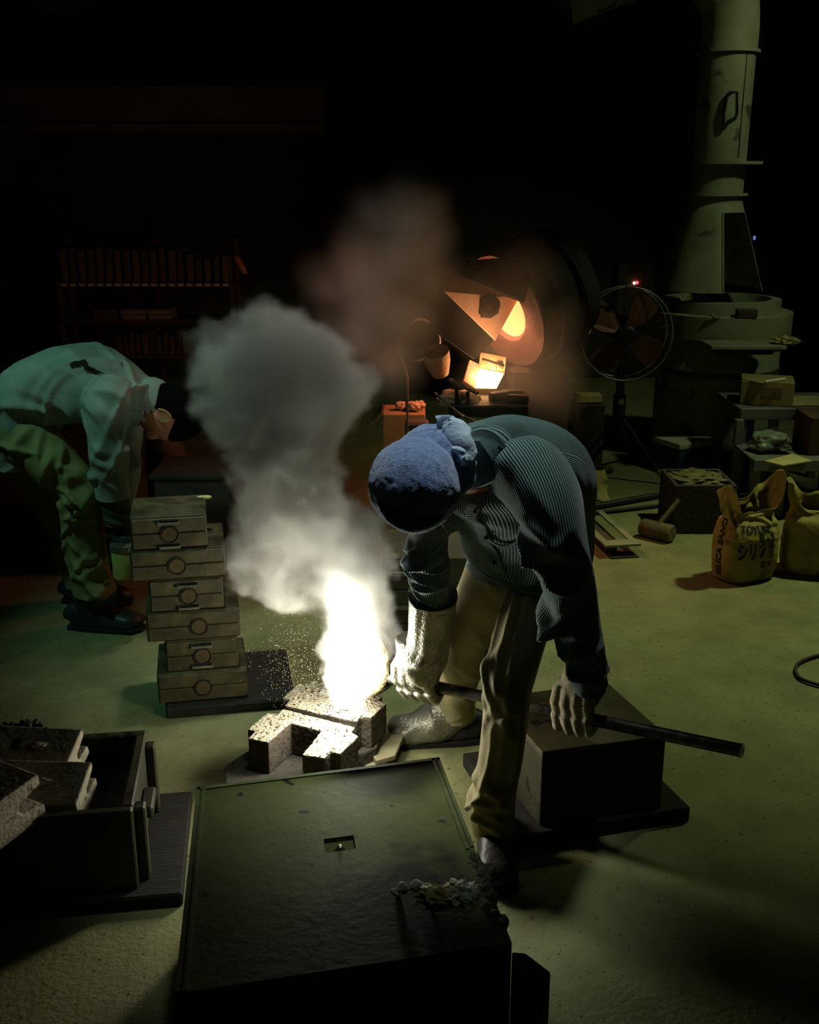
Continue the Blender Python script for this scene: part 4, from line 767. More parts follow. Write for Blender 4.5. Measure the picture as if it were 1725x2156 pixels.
for q in ((1.512, 6.1, 0.9345), (1.662, 5.97, 0.8572)): obj('hook', MB().tube([(q[0] - .03, q[1], q[2] + .02), (q[0] - .012, q[1], q[2]), (q[0] + .012, q[1], q[2]), (q[0] + .03, q[1], q[2] + .02)], .007, 8), GRN, dr)
obj('latch', MB().box((1.828, 5.98, 0.8764), (.11, .05, .05), .005), DKST, dr)
obj('shelf_plate', MB().box((1.789, 5.86, 0.7243), (.40, .22, .022), .004), GRN, dr)
obj('shelf_bracket', MB().box((1.804, 5.9, 0.6876), (.30, .10, .03), .004), DKST, dr)
single('rag', blob(((2.01, 5.84, 0.7375)[0], 5.84, (2.009, 5.84, 0.7476)[2]), (.065, .05, .022), 21, .6, 3, 4), mat('yellow_rag', lin(150, 142, 84), lin(170, 162, 100), scale=20, rough=.9), 'crumpled yellowish rag on the end of the drum shelf', 'rag', smooth=60)
HX = (1.715, 6.35, 0.9931)[0]; z0h, z1h = (1.716, 6.35, 0.9744)[2], (1.694, 6.35, 1.443)[2]
ho = thing('extraction_hood', (HX, DY, z0h), 'grey-green extraction hood with conical mouth and thick flue rising', 'hood')
R0, R1 = .292, .146; zc = z1h - .05 * (z1h - z0h) * 2; Rc = R1 + (R0 - R1) * (z1h - zc) / (z1h - z0h)
A0, A1 = math.radians(-90), math.radians(-27)
obj('cone_collar', MB().lathe([(R1, z1h), (Rc, zc), (Rc - .006, zc), (R1 - .006, z1h)], (HX, DY, 0), (0, 0, 1), 56), GRN, ho, smooth=40)
obj('cone', MB().lathe([(Rc, zc), (R0, z0h), (R0 - .008, z0h), (Rc - .008, zc), (Rc, zc)], (HX, DY, 0), (0, 0, 1), 60, A1, A0 + 2 * math.pi, xdir=(1, 0, 0)), GRN, ho, smooth=40)
ed = [Vector((HX + math.cos(a) * r, DY + math.sin(a) * r, z)) for a, r, z in ((A0, Rc, zc), (A0, R0, z0h))]
obj('opening_edge', MB().tube([tuple(p) for p in ed], .006, 8), GRN, ho)
zf1, zf2, zf3 = (1.704, 6.35, 1.484)[2], (1.698, 6.35, 1.65)[2], (1.682, 6.35, 2.218)[2]
def disc(z, r, t, cx=HX): return MB().lathe([(.12, z), (r, z), (r, z + t), (.12, z + t)], (cx, DY, 0), (0, 0, 1), 48)
obj('flange', disc(zf1, .170, .014), GRN, ho); obj('damper_plate', disc(zf2, .205, .016, HX + .03), GRN, ho); obj('flange', disc(zf3, .170, .016), GRN, ho)
obj('flue', MB().lathe([(R1, z1h), (.142, zf1), (.142, zf2), (.145, zf2 + .02), (.148, zf3)], (HX, DY, 0), (0, 0, 1), 48), GRN, ho, smooth=40)
el = spline([(HX, DY, zf3), (HX, DY, zf3 + .14), (HX - .03, DY, zf3 + .28), (HX - .18, DY, zf3 + .42), (HX - .5, DY, zf3 + .42), (HX - .9, DY, zf3 + .28)], 40)
obj('elbow_duct', MB().tube([tuple(p) for p in el], .152, 40, cap=False), GRN, ho, smooth=40)
obj('duct_seam', MB().tube([(HX + .066, DY - .1345, zf2 + .03), (HX + .066, DY - .1345, zf3 - .01)], .0022, 6), DKST, ho)
lp = [(1.681, 6.19, 1.828), (1.675, 6.19, 1.905), (1.683, 6.19, 1.986), (1.702, 6.195, 2.012), (1.739, 6.21, 2.015), (1.751, 6.21, 1.906), (1.742, 6.205, 1.884), (1.703, 6.19, 1.867), (1.681, 6.19, 1.828)]
obj('wire_loop', MB().tube(lp, .0095, 8), mat('slot_black', lin(14, 14, 12)), ho, label='black bent wire loop on the flue')

# ------------------------------------------------------------------ sand bags with print
PAPER = mat('yellow_kraft_paper', lin(128, 115, 54), lin(154, 140, 76), scale=9, rough=.75, bump=.5, bscale=26, spots=lin(106, 92, 44), sscale=7, sthr=.62)
INK = mat('bag_ink', lin(16, 18, 26), rough=.8)
REDI = mat('faded_red_ink', lin(92, 44, 32), rough=.85)
def bag_mesh(wd, dp, h, seed):
    nu_, nv_ = 120, 90; mb = loft([((0, 0, .002), wd * .42, dp * .40), ((0, 0, .02), wd * .50, dp * .50), ((0, 0, h * .25), wd * .53, dp * .58), ((0, 0, h * .5), wd * .52, dp * .57), ((0, 0, h * .68), wd * .49, dp * .48), ((0, 0, h * .78), wd * .44, dp * .30), ((0, 0, h * .88), wd * .46, dp * .30), ((0, 0, h), wd * .50, dp * .40)], (1, 0, 0), nu_, nv_, power=3.0, rough=.0018, seed=seed,
        folds=rand_folds(seed, 26, .55, 1.0, None, (.12, .35), (-.016, .018), (.02, .07), .5) + rand_folds(seed + 1, 7, .0, .5, None, (.5, 1.0), (.002, .005), (.01, .02), .05), close0=True)
    V = []; r = random.Random(seed)
    for i, v in enumerate(mb.v):
        s_ = (i // nu_) / (nv_ - 1); t = (i % nu_) / nu_ * 2 * math.pi; k = max(0, (s_ - .72) / .28) ** 1.6
        cr = math.cos(t); z = v[2] + k * (.10 * max(0, cr) ** 5 + .06 * max(0, -cr) ** 5 - .075 * max(0, -math.sin(t)) ** 2 * (1 - abs(cr)) + .02 * math.sin(5 * t + seed))
        x = v[0] * (1 + .10 * k * abs(cr) ** 4); V.append((x, v[1] + .02 * k * math.sin(3 * t), z))
    mb.v = V; mb.uv = None; return mb
def printed(txt, size, cx, cz, side, ang, bvh, name, parent, m, th=.0045, track=1.0, squash=1.0):
    cu = bpy.data.curves.new(name, 'FONT'); cu.body = txt; cu.size = size; cu.align_x = 'CENTER'; cu.align_y = 'CENTER'; cu.offset = size * .03; cu.space_character = track
    o = bpy.data.objects.new(name, cu); COL.objects.link(o); dg = bpy.context.evaluated_depsgraph_get(); me = bpy.data.meshes.new_from_object(o.evaluated_get(dg)); bpy.data.objects.remove(o); 
    bm = bmesh.new(); bm.from_mesh(me); bmesh.ops.triangulate(bm, faces=bm.faces[:])
    for _ in range(4): bmesh.ops.subdivide_edges(bm, edges=[e for e in bm.edges if e.calc_length() > .008], cuts=1); bmesh.ops.triangulate(bm, faces=[f for f in bm.faces if len(f.verts) > 3])
    bm.verts.index_update(); mb = MB(); V = []
    for v in bm.verts:
        x, y = v.co.x * squash, v.co.y; a, b = x * math.cos(ang) - y * math.sin(ang), x * math.sin(ang) + y * math.cos(ang)
        if side == 'front': org, d = Vector((cx + a, -1, cz + b)), Vector((0, 1, 0))
        else: org, d = Vector((-1, cx - a, cz + b)), Vector((1, 0, 0))
        h, n, i, _ = bvh.ray_cast(org, d)
        if h is None: h = org + d * (1 - (.1 if side == 'front' else .13))
        V.append(h - d * th)
    mb.add(V, [[v.index for v in f.verts] for f in bm.faces]); bm.free(); bpy.data.meshes.remove(me)
    return obj(name, mb, m, parent, local=True)
def quads(rects, name, bvh, parent, m):
    for (x0, x1, z0, z1) in rects:
        V = []; F = []
        for j in range(5):
            for i in range(5):
                o_ = Vector((x0 + (x1 - x0) * i / 4, -1, z0 + (z1 - z0) * j / 4)); h, n, k, _ = bvh.ray_cast(o_, Vector((0, 1, 0))); V.append((h if h else o_ + Vector((0, .9, 0))) - Vector((0, .0045, 0)))
        for j in range(4):
            for i in range(4): F.append((j * 5 + i, j * 5 + i + 1, (j + 1) * 5 + i + 1, (j + 1) * 5 + i))
        obj(name, MB().add(V, F), m, parent, local=True)
b1 = thing('sand_bag', (1.385, 4.26, 0), 'yellow paper bag of silica sand with black Japanese print, standing nearest', 'bag', 'paper sand bags by the rack', rz=math.radians(22))
bmsh = bag_mesh(.245, .165, .345, 3)
bo_ = obj('paper_sack', bmsh, PAPER, b1, smooth=80, local=True); sd_ = bo_.modifiers.new('solid', 'SOLIDIFY'); sd_.thickness = .002; sd_.offset = -1; mod_apply(bo_)
BB = bvh_of(bmsh)
printed('シリカサ', .080, -.018, .140, 'front', 0, BB, 'printed_katakana', b1, INK, squash=.55)
printed('SILICA SAND', .042, -.004, .150, 'side', math.radians(90), BB, 'printed_side_name', b1, INK)
printed('TOYUSIL', .036, -.018, .232, 'front', math.radians(-4), BB, 'printed_name', b1, INK)
quads(((-.012, .010, .182, .214), (.020, .038, .182, .198), (.048, .064, .184, .214)), 'printed_bar', BB, b1, INK)
quads(((.006, .026, .070, .098), (.038, .054, .074, .096)), 'printed_red_mark', BB, b1, REDI)
b2 = thing('sand_bag', (1.70, 4.33, 0), 'yellow paper sand bag with a crumpled top, partly behind the printed bag', 'bag', 'paper sand bags by the rack', rz=math.radians(-15))
o2 = obj('paper_sack', bag_mesh(.26, .18, .34, 8), PAPER, b2, smooth=80, local=True); sd_ = o2.modifiers.new('solid', 'SOLIDIFY'); sd_.thickness = .002; sd_.offset = -1; mod_apply(o2)

# ------------------------------------------------------------------ clutter on the right
ml = thing('mallet', (1.161, 4.853, 0), 'round-headed wooden mallet lying on the floor against the dark crate', 'mallet')
ma, mb_ = Vector((1.077, 4.796, 0.042)), Vector((1.187, 4.698, 0.042)); ax_ = (mb_ - ma).normalized(); L_ = (mb_ - ma).length
obj('head', MB().lathe([(0, -.006), (.034, -.006), (.041, .004), (.042, L_ * .5), (.041, L_ - .004), (.034, L_ + .006), (0, L_ + .006)], tuple(ma), tuple(ax_), 28), mat('worn_wood', lin(74, 66, 44), lin(98, 88, 60), scale=14, rough=.8, stretch=(8, 1, 1)), ml, smooth=40)
obj('handle', MB().tube([tuple(ma.lerp(mb_, .55) + Vector((0, 0, .03))), (1.232, 4.785, 0.1779)], .012, 10), mat('worn_wood', lin(74, 66, 44)), ml, smooth=60)
ck = thing('dark_crate', (1.43, 4.98, 0), 'dark open crate lined with film between the cooler and sand bag', 'crate')
cz = (1.345, 4.82, 0.2356)[2]; cx0, cx1 = (1.219, 4.82, 0.1034)[0], (1.504, 4.82, 0.1034)[0]
DKW = mat('dark_crate_wood', lin(46, 42, 34), lin(62, 56, 44), scale=8, rough=.85, bump=.2)
for (a, b, c, d) in ((cx0, cx1, 4.82, 4.84), (cx0, cx1, 5.10, 5.12), (cx0, cx0 + .02, 4.84, 5.10), (cx1 - .02, cx1, 4.84, 5.10)): obj('side_board', MB().box_on(a, b, c, d, 0, cz, .003), DKW, ck)
obj('bottom', MB().box_on(cx0 + .02, cx1 - .02, 4.84, 5.10, .01, .03, 0), DKW, ck)
fl_ = blob(((cx0 + cx1) / 2, 4.97, cz - .01), (.12, .12, .02), 17, .6, 3, 4); obj('film_liner', fl_, mat('clear_film', lin(96, 92, 60), lin(120, 116, 80), scale=18, rough=.25), ck, smooth=60)
co = thing('cool_box', (1.54, 5.98, 0), 'blue cool box with a pale lid behind the dark crate', 'cool box')
ccx, ccz = (1.549, 5.98, 0.1623)[0], (1.524, 5.88, 0.1702)[2]
obj('body', MB().box((0, 0, (ccz - .02) / 2), (.27, .22, ccz - .02), .02, seg=2).xf((ccx, 5.98, 0), math.radians(28)), mat('blue_plastic', lin(38, 62, 96), lin(46, 72, 106), scale=6, rough=.45), co)
obj('lid', MB().box((0, 0, ccz), (.285, .235, .035), .010, seg=2).xf((ccx, 5.98, 0), math.radians(28)), mat('pale_lid', lin(176, 178, 150), lin(190, 192, 164), scale=8, rough=.5), co)
rk = thing('steel_rack', (1.95, 5.5, 0), 'stepped grey steel rack with two shelves behind the sand bags', 'rack')
zA, zB = (1.777, 5.45, 0.4678)[2], (1.801, 5.1, 0.2894)[2]; RKM = mat('grey_rack_paint', lin(84, 88, 84), lin(104, 108, 100), scale=6, rough=.6)
xa, xb = (1.67, 5.45, 0.4751)[0], (2.234, 5.45, 0.4751)[0]; xc, xd = (1.651, 5.1, 0.3035)[0], (2.142, 5.1, 0.3035)[0]
for (X0, X1, Y0, Y1, Z) in ((xa, xb, 5.42, 5.85, zA), (xc, xd, 5.08, 5.42, zB)):
    obj('shelf', MB().box_on(X0, X1, Y0, Y1, Z - .012, Z, .003), RKM, rk)
    obj('rail', MB().box_on(X0, X1, Y0 - .012, Y0 + .02, Z - .055, Z + .002, .003), RKM, rk)
    for lx in (X0, (X0 + X1) / 2 - .12, X1 - .04):
        obj('leg', MB().box_on(lx, lx + .042, Y0, Y0 + .042, 0, Z - .012, .003), RKM, rk); obj('leg', MB().box_on(lx, lx + .042, Y1 - .042, Y1, 0, Z - .012, .003), RKM, rk)
obj('riser', MB().box_on(xc - .005, xc + .036, 5.385, 5.425, zB, zA - .05, .003), RKM, rk)
single('plywood_sheet', MB().prism([(1.686, 5.023, 0.33)[:2], (1.745, 4.942, 0.33)[:2], (1.914, 5.032, 0.33)[:2], (1.864, 5.164, 0.33)[:2]], zB + .003, zB + .010, bev=.001), mat('pale_ply', lin(158, 150, 98), lin(172, 164, 112), scale=12, rough=.8), 'pale plywood offcut on the lower rack shelf', 'plywood')
single('plywood_sheet', MB().box_on((1.945, 5.5, 0.4895)[0], (2.178, 5.5, 0.4895)[0], 5.46, 5.70, zA + .003, zA + .012, .001), mat('pale_ply', lin(158, 150, 98)), 'pale plywood offcut on the upper rack shelf beside the carton', 'plywood')
ct = thing('carton', ((1.849, 5.6, 0.4567)[0], 5.6, zA), 'buff cardboard carton with faded print on the upper rack shelf', 'carton')
tcw = .26; tch = (1.809, 5.5, 0.5924)[2] - zA - .002
obj('box', MB().box((0, 0, tch / 2 + .001), (tcw, .22, tch), .003).xf(((1.853, 5.6, 0.4567)[0], 5.60, zA), math.radians(-16)), mat('buff_card', lin(136, 128, 78), lin(150, 140, 88), scale=8, rough=.9), ct)
obj('faded_print', MB().box((.02, -.1115, tch * .55), (.10, .002, .05), 0).xf(((1.853, 5.6, 0.4567)[0], 5.60, zA), math.radians(-16)), mat('faded_ink', lin(96, 92, 60), lin(120, 112, 74), scale=60, rough=.9), ct)
obj('open_flap', MB().plate([(1.706, 5.56, 0.5961), (1.974, 5.72, 0.5824), (1.946, 5.6, 0.5889), (1.778, 5.46, 0.5924)], .003), mat('buff_card', lin(136, 128, 78)), ct)
single('white_tube', MB().tube([(1.793, 5.45, 0.5991), (1.892, 5.45, 0.6136)], .008, 10), mat('white_plastic', lin(206, 208, 196), rough=.4), 'short white tube lying across the open buff carton', 'tube')
single('plastic_bag', blob(((1.78, 5.25, 0.3258)[0], 5.25, zB + .042), (.10, .08, .055), 14, .28, 1.8, 4, flat_bottom=True), mat('grey_film_bag', lin(96, 108, 98), lin(126, 138, 126), scale=14, rough=.25, spots=lin(50, 56, 48), sscale=10, sthr=.55), 'crumpled grey plastic bag on the lower rack shelf', 'bag', smooth=60)
single('brown_carton', MB().box_on((1.94, 5.3, 0.3983)[0], (2.185, 5.3, 0.3983)[0], 5.16, 5.40, zB + .001, (1.916, 5.16, 0.4769)[2], .004), mat('dark_card', lin(62, 48, 36), lin(76, 60, 44), scale=6, rough=.9), 'dark brown carton at the far end of the lower rack shelf', 'carton')
# long bars, bracket, paper scraps
BAR = mat('dark_bar', lin(34, 34, 30), lin(48, 48, 42), scale=12, rough=.6, metal=.4)
single('floor_bar', MB().tube([(0.8129, 5.142, 0.018), (1.321, 5.426, 0.018)], .017, 10), BAR, 'thicker dark bar lying on the floor below the fan legs', 'bar', 'bars on the floor')
single('floor_bar', MB().tube([(0.8672, 5.099, 0.012), (1.261, 5.243, 0.012)], .010, 10), BAR, 'thinner dark bar lying nearer on the floor, parallel to another', 'bar', 'bars on the floor')
bk = thing('steel_bracket', (.87, 4.75, 0), 'channel-shaped steel bracket lying on the floor right of the worker', 'bracket')
d1 = Vector((0.8436, 4.529, 0.05)); d2 = Vector((0.767, 4.992, 0.05)); dd = (d2 - d1).normalized(); ss_ = Vector((-dd.y, dd.x, 0)); BKM = mat('grey_bracket_paint', lin(112, 116, 92), lin(130, 134, 106), scale=8, rough=.6)
for o_, nm in ((0, 'flange_plate'), (-.13, 'flange_plate')):
    a, b = d1 + ss_ * o_, d2 + ss_ * o_; obj(nm, MB().plate([tuple(a), tuple(b), tuple(b + ss_ * -.03), tuple(a + ss_ * -.03)], .008, back=(0, 0, 1)), BKM, bk)
obj('end_plate', MB().plate([tuple(d1 + ss_ * .0 - dd * .05), tuple(d1 + ss_ * .0 + dd * .02), tuple(d1 - ss_ * .16 + dd * .02), tuple(d1 - ss_ * .16 - dd * .05)], .010, back=(0, 0, 1)), BKM, bk)
obj('web', MB().plate([tuple(d1 - ss_ * .07), tuple(d2 - ss_ * .07), tuple(d2 - ss_ * .07 - Vector((0, 0, .049))), tuple(d1 - ss_ * .07 - Vector((0, 0, .049)))], .05), DKST, bk)
obj('foot_plate', MB().plate([tuple(d1 - ss_ * .02 - dd * .06 - Vector((0, 0, .049))), tuple(d1 - ss_ * .02 + dd * .1 - Vector((0, 0, .049))), tuple(d1 - ss_ * .15 + dd * .1 - Vector((0, 0, .049))), tuple(d1 - ss_ * .15 - dd * .06 - Vector((0, 0, .049)))], .006, back=(0, 0, 1)), DKST, bk)
SCR = mat('crumpled_yellow_paper', lin(140, 132, 70), lin(172, 164, 104), scale=20, rough=.85, bump=.4, bscale=40)
def crumple(q, w_, h_, seed, tilt):
    r = random.Random(seed); rows = []
    for i in range(7):
        rows.append([(q[0] + (j / 6 - .5) * w_ + r.uniform(-.008, .008), q[1] + tilt * (i / 6) + r.uniform(-.018, .018), q[2] + .004 + (i / 6) * h_ + r.uniform(-.006, .006) * (i > 0)) for j in range(7)])
    return rows
def paper(q, w_, h_, seed, tilt, label, m=SCR):
    o = sheet(crumple(q, w_, h_, seed, tilt), 'paper_scrap', m, None, .002); zmin = min(v.co.z for v in o.data.vertices); bpy.context.view_layer.update(); o.location.z = max(0, o.location.z) ; tag(o, label, 'paper'); return o
paper((0.9601, 5.349, 0), .12, .14, 1, .10, 'large torn yellow paper sack scrap propped behind the floor bars')
paper((0.935, 5.767, 0), .12, .07, 2, .12, 'small crumpled yellow paper behind the fan leg')
paper((0.9321, 5.578, 0), .10, .05, 3, .08, 'flat yellow paper scrap between the two larger scraps')
paper((0.8671, 5.444, 0), .13, .05, 4, .12, 'pale grey-green film scrap beside the torn yellow sack', mat('pale_film', lin(110, 120, 100), lin(140, 150, 128), scale=20, rough=.35))
for k, (q, r_) in enumerate((((0.9094, 5.907, 0.03), .06), ((1.016, 5.993, 0.035), .05), ((1.098, 5.907, 0.03), .045), ((0.7838, 5.611, 0.03), .05))):
    single('rubble_lump', blob((q[0], q[1], q[2] * .55), (r_, r_ * .8, r_ * .6), 80 + k, .4, 2.4, 3, flat_bottom=True), DKST, ('broad flat lump of furnace rubble nearest the yellow paper', 'rounded rubble lump under the brick stand', 'small rubble lump between the fan legs', 'rubble lump touching the edge of the worker\'s back')[k], 'rubble', 'rubble by the fan', 60)
hs = [(1.447, 3.478, 0.009), (1.383, 3.447, 0.009), (1.325, 3.401, 0.009), (1.295, 3.341, 0.009), (1.295, 3.276, 0.009), (1.353, 3.22, 0.009)]
single('dark_floor_tube', MB().tube(spline(hs, 40), .006, 10), mat('dark_tube', lin(40, 42, 30), rough=.7), 'thin dark tube looping on the green floor at the picture edge', 'hose', smooth=60)  # thin dark tube curving over the floor
single('floor_chip', blob((0.8068, 2.941, 0.004), (.006, .005, .004), 2, .3, 3, 2), SAND, 'tiny pale chip on the floor beyond the rod', 'chip')

# ------------------------------------------------------------------ shelf of pattern boards at the back left
SH = mat('dark_shelf_wood', lin(58, 52, 38), lin(74, 66, 48), scale=5, rough=.9); BDM = [mat('pattern_board_a', lin(82, 76, 54), lin(96, 88, 64), scale=6, rough=.9), mat('pattern_board_b', lin(66, 60, 44), lin(80, 72, 52), scale=6, rough=.9)]
SY = 7.0; z1_, z2_, z3_ = (-1.683, 7, 0.9427)[2], (-1.7, 7, 0.711)[2], (-1.716, 7, 0.4869)[2]; sx0, sx1 = (-2.227, 7, 0.9427)[0], (-1.109, 7, 0.9427)[0]
sh = thing('pattern_shelf', ((sx0 + sx1) / 2, SY + .15, 0), 'tall wooden shelf of upright pattern boards behind the helper', 'shelf')
for z in (z1_, z2_, z3_, z3_ - .35): obj('shelf_board', MB().box_on(sx0, sx1, SY, SY + .30, z - .022, z, .002), SH, sh)
for x in (sx0, (sx0 + sx1) / 2, sx1 - .03): obj('post', MB().box_on(x, x + .03, SY + .26, SY + .30, 0, z1_ + .26, .002), SH, sh)
for x in (sx0, sx1 - .03): obj('post', MB().box_on(x, x + .03, SY, SY + .03, 0, z1_ - .022, .002), SH, sh)
rs = random.Random(12); nb = 19; ORD = 'first second third fourth fifth sixth seventh eighth ninth tenth eleventh twelfth thirteenth fourteenth fifteenth sixteenth seventeenth eighteenth nineteenth'.split()
for k in range(nb):
    x = sx0 + .03 + (sx1 - sx0 - .10) * k / (nb - 1); h_ = .21 - .05 * (k > 13) + rs.uniform(-.015, .015); t_ = rs.uniform(.028, .042)
    single('pattern_board', MB().box_on(x, x + t_, SY + .03, SY + .24, z1_ + .001, z1_ + h_, .002), BDM[k % 2], '%s upright board from the left end of the top shelf row' % ORD[k], 'pattern board', 'pattern boards in the top row')
    obj('shelf_label', MB().box((x + .02, SY - .002, z1_ - .011), (.036, .003, .016), 0), mat('white_label', lin(196, 190, 170), rough=.8), sh)
for k in range(11):
    x = (-1.886, 7, 0.4961)[0] + .043 * k; h_ = .14 + rs.uniform(-.03, .02); single('pattern_board', MB().box_on(x, x + rs.uniform(.026, .036), SY + .02, SY + .22, z3_ + .001, z3_ + h_, .002), BDM[k % 2], '%s short board from the left in the lowest visible shelf row' % ORD[k], 'pattern board', 'pattern boards in the lowest row')
for (a, b, h_, lb) in ((190, 236, .06, 'low dark box at the near end of the middle shelf row'), (247, 300, .062, 'pale pair of stacked slabs on the middle shelf row'), (304, 354, .068, 'dull square box right of the pale slabs on the shelf')):
    xa_ = sx0 + (a - 118) / (492 - 118) * (sx1 - sx0); xb_ = sx0 + (b - 118) / (492 - 118) * (sx1 - sx0)
    t_ = thing('pattern_box', ((xa_ + xb_) / 2, SY + .12, z2_), lb, 'box')
    if 'pale' in lb:
        obj('upper_slab', MB().box_on(xa_, xb_, SY + .02, SY + .22, z2_ + .034, z2_ + .064, .002), mat('pale_slab', lin(126, 116, 84), rough=.9), t_); obj('lower_slab', MB().box_on(xa_ + .008, xb_, SY + .02, SY + .22, z2_ + .001, z2_ + .030, .002), mat('pale_slab', lin(126, 116, 84)), t_)
    else:
        obj('case', MB().box_on(xa_, xb_, SY + .02, SY + .22, z2_ + .001, z2_ + h_ - .012, .002), BDM[1], t_); obj('lid', MB().box_on(xa_ - .003, xb_ + .003, SY + .016, SY + .224, z2_ + h_ - .012, z2_ + h_, .002), BDM[0], t_)
sheet([[(-1.142, 7.26, 1.088), (-1.123, 7.26, 1.094), (-1.103, 7.27, 1.087)], [(-1.131, 7.24, 1.053), (-1.1, 7.22, 1.061), (-1.079, 7.26, 1.049)], [(-1.113, 7.25, 1.013), (-1.083, 7.22, 1.022), (-1.062, 7.26, 1.01)], [(-1.097, 7.26, 0.9731), (-1.073, 7.24, 0.9779), (-1.053, 7.27, 0.9662)]], 'hanging_rag', mat('orange_lit_rag', lin(190, 120, 60), lin(206, 134, 70), scale=16, rough=.9), None, .003)
tag(bpy.data.objects['hanging_rag'], 'small rag hanging from the end of the back shelf, orange light put into its colour', 'rag')  # rag colour carries the orange light that falls on it
cn = thing('milk_can', ((-1.129, 4.9, 0.3995)[0], 4.9, 0), 'dim metal can standing beyond the helper\'s head', 'can')
mz = (-1.123, 4.9, 0.4935)[2]; mx_ = (-1.129, 4.9, 0.3995)[0]
obj('body', MB().lathe([(0, 0), (.085, 0), (.09, .01), (.09, mz - .10), (.07, mz - .03), (.06, mz), (0, mz)], (mx_, 4.9, 0), (0, 0, 1), 32), DKST, cn, smooth=40)
obj('rim', MB().lathe([(.06, mz - .01), (.072, mz - .008), (.072, mz + .012), (.055, mz + .012)], (mx_, 4.9, 0), (0, 0, 1), 32), DKST, cn, smooth=40)
for (q, d_, lb) in ((((-0.915, 4.6, 0.3774)[0], 4.6), (.34, .3, (-0.9156, 4.6, 0.3667)[2]), 'dark low box behind the smoke and olive flasks'), (((-1.694, 4.4, 0.1706)[0], 4.5), (.42, .4, (-1.681, 4.4, 0.2923)[2]), 'dark block standing beyond the helper\'s legs')):
    t_ = thing('dark_box', (*q, 0), lb, 'box'); obj('body', MB().box((q[0], q[1], d_[2] / 2), (d_[0], d_[1], d_[2]), .008), DKST, t_); obj('lid_board', MB().box((q[0], q[1], d_[2] + .011), (d_[0] + .03, d_[1] + .03, .02), .004), DKW, t_)
for k, (w_, x_, h0, h1, lb) in enumerate(((.36, .10, .0, .13, 'lowest dark flask of the pile behind the gauntlet'), (.34, .10, .131, .255, 'middle dark flask of the pile behind the gauntlet'), (.36, .09, .256, .375, 'topmost dark flask of the pile behind the gauntlet'))):
    t_ = thing('dark_flask', (x_, 3.6, h0), lb, 'flask', 'dark flasks behind the worker'); obj('body', MB().box((x_, 3.6, (h0 + h1) / 2), (w_, .30, h1 - h0), .006), mat('brown_flask', lin(62, 52, 38), lin(84, 72, 52), scale=7, rough=.75), t_)
    obj('lug', MB().box((x_ - w_ / 2 + .05, 3.445, (h0 + h1) / 2), (.06, .012, .014), .002), mat('pale_lug', lin(120, 110, 86), rough=.6), t_)
cp = thing('control_box', ((1.774, 8.7, 0.6951)[0], 8.82, (1.774, 8.7, 0.6951)[2]), 'small wall control box with red indicator lights above the fan', 'control box')
obj('case', MB().box(((1.796, 8.82, 0.7199)[0], 8.84, (1.796, 8.82, 0.7199)[2]), (.30, .10, .40), .01), DKST, cp)
for q, c_, nm in (((1.777, 8.78, 0.7756), (1, .35, .2, 1), 'indicator_light'), ((1.799, 8.78, 0.7793), (1, .03, .04, 1), 'indicator_light')): obj(nm, blob(q, (.012, .012, .012), 1, 0, 1, 2), mat('red_led_%d' % (c_[1] > .1), lin(255, 60, 40), emit=c_, estr=6), cp, smooth=60)
bl2 = thing('wall_meter', (2.679, 8.7, 1.058), 'small wall meter with a faint blue light beyond the hood', 'meter')
obj('case', MB().box(((2.717, 8.84, 1.104)[0], 8.85, (2.717, 8.84, 1.104)[2]), (.12, .08, .20), .01), DKST, bl2); obj('display', MB().box((2.7, 8.8, 1.121), (.018, .006, .03), .002), mat('blue_display', lin(90, 100, 190), emit=(.3, .35, 1, 1), estr=.5), bl2)
# ------------------------------------------------------------------ smoke and flame (voxel volumes)
def lattice_noise(X, Y, Z, freq, seed):
    """smooth noise sampled on a regular grid, range about -1..1"""
    r = np.random.RandomState(seed); out = None; mats = []; dims = []
    for a in (X, Y, Z):
        t = (a - a[0]) * freq; n = int(t[-1]) + 4; i = t.astype(int); f = t - i; M = np.zeros((len(a), n), np.float32); k = np.arange(len(a))
        M[k, i] += (1 - f) ** 3 / 6; M[k, i + 1] += (3 * f ** 3 - 6 * f ** 2 + 4) / 6; M[k, i + 2] += (-3 * f ** 3 + 3 * f ** 2 + 3 * f + 1) / 6; M[k, i + 3] += f ** 3 / 6
        mats.append(M); dims.append(n)
    g = (r.rand(*dims).astype(np.float32) * 2 - 1) * 2.0
    g = np.tensordot(mats[0], g, (1, 0)); g = np.tensordot(g, mats[1], (1, 1)); g = np.tensordot(g, mats[2], (1, 1)); return g
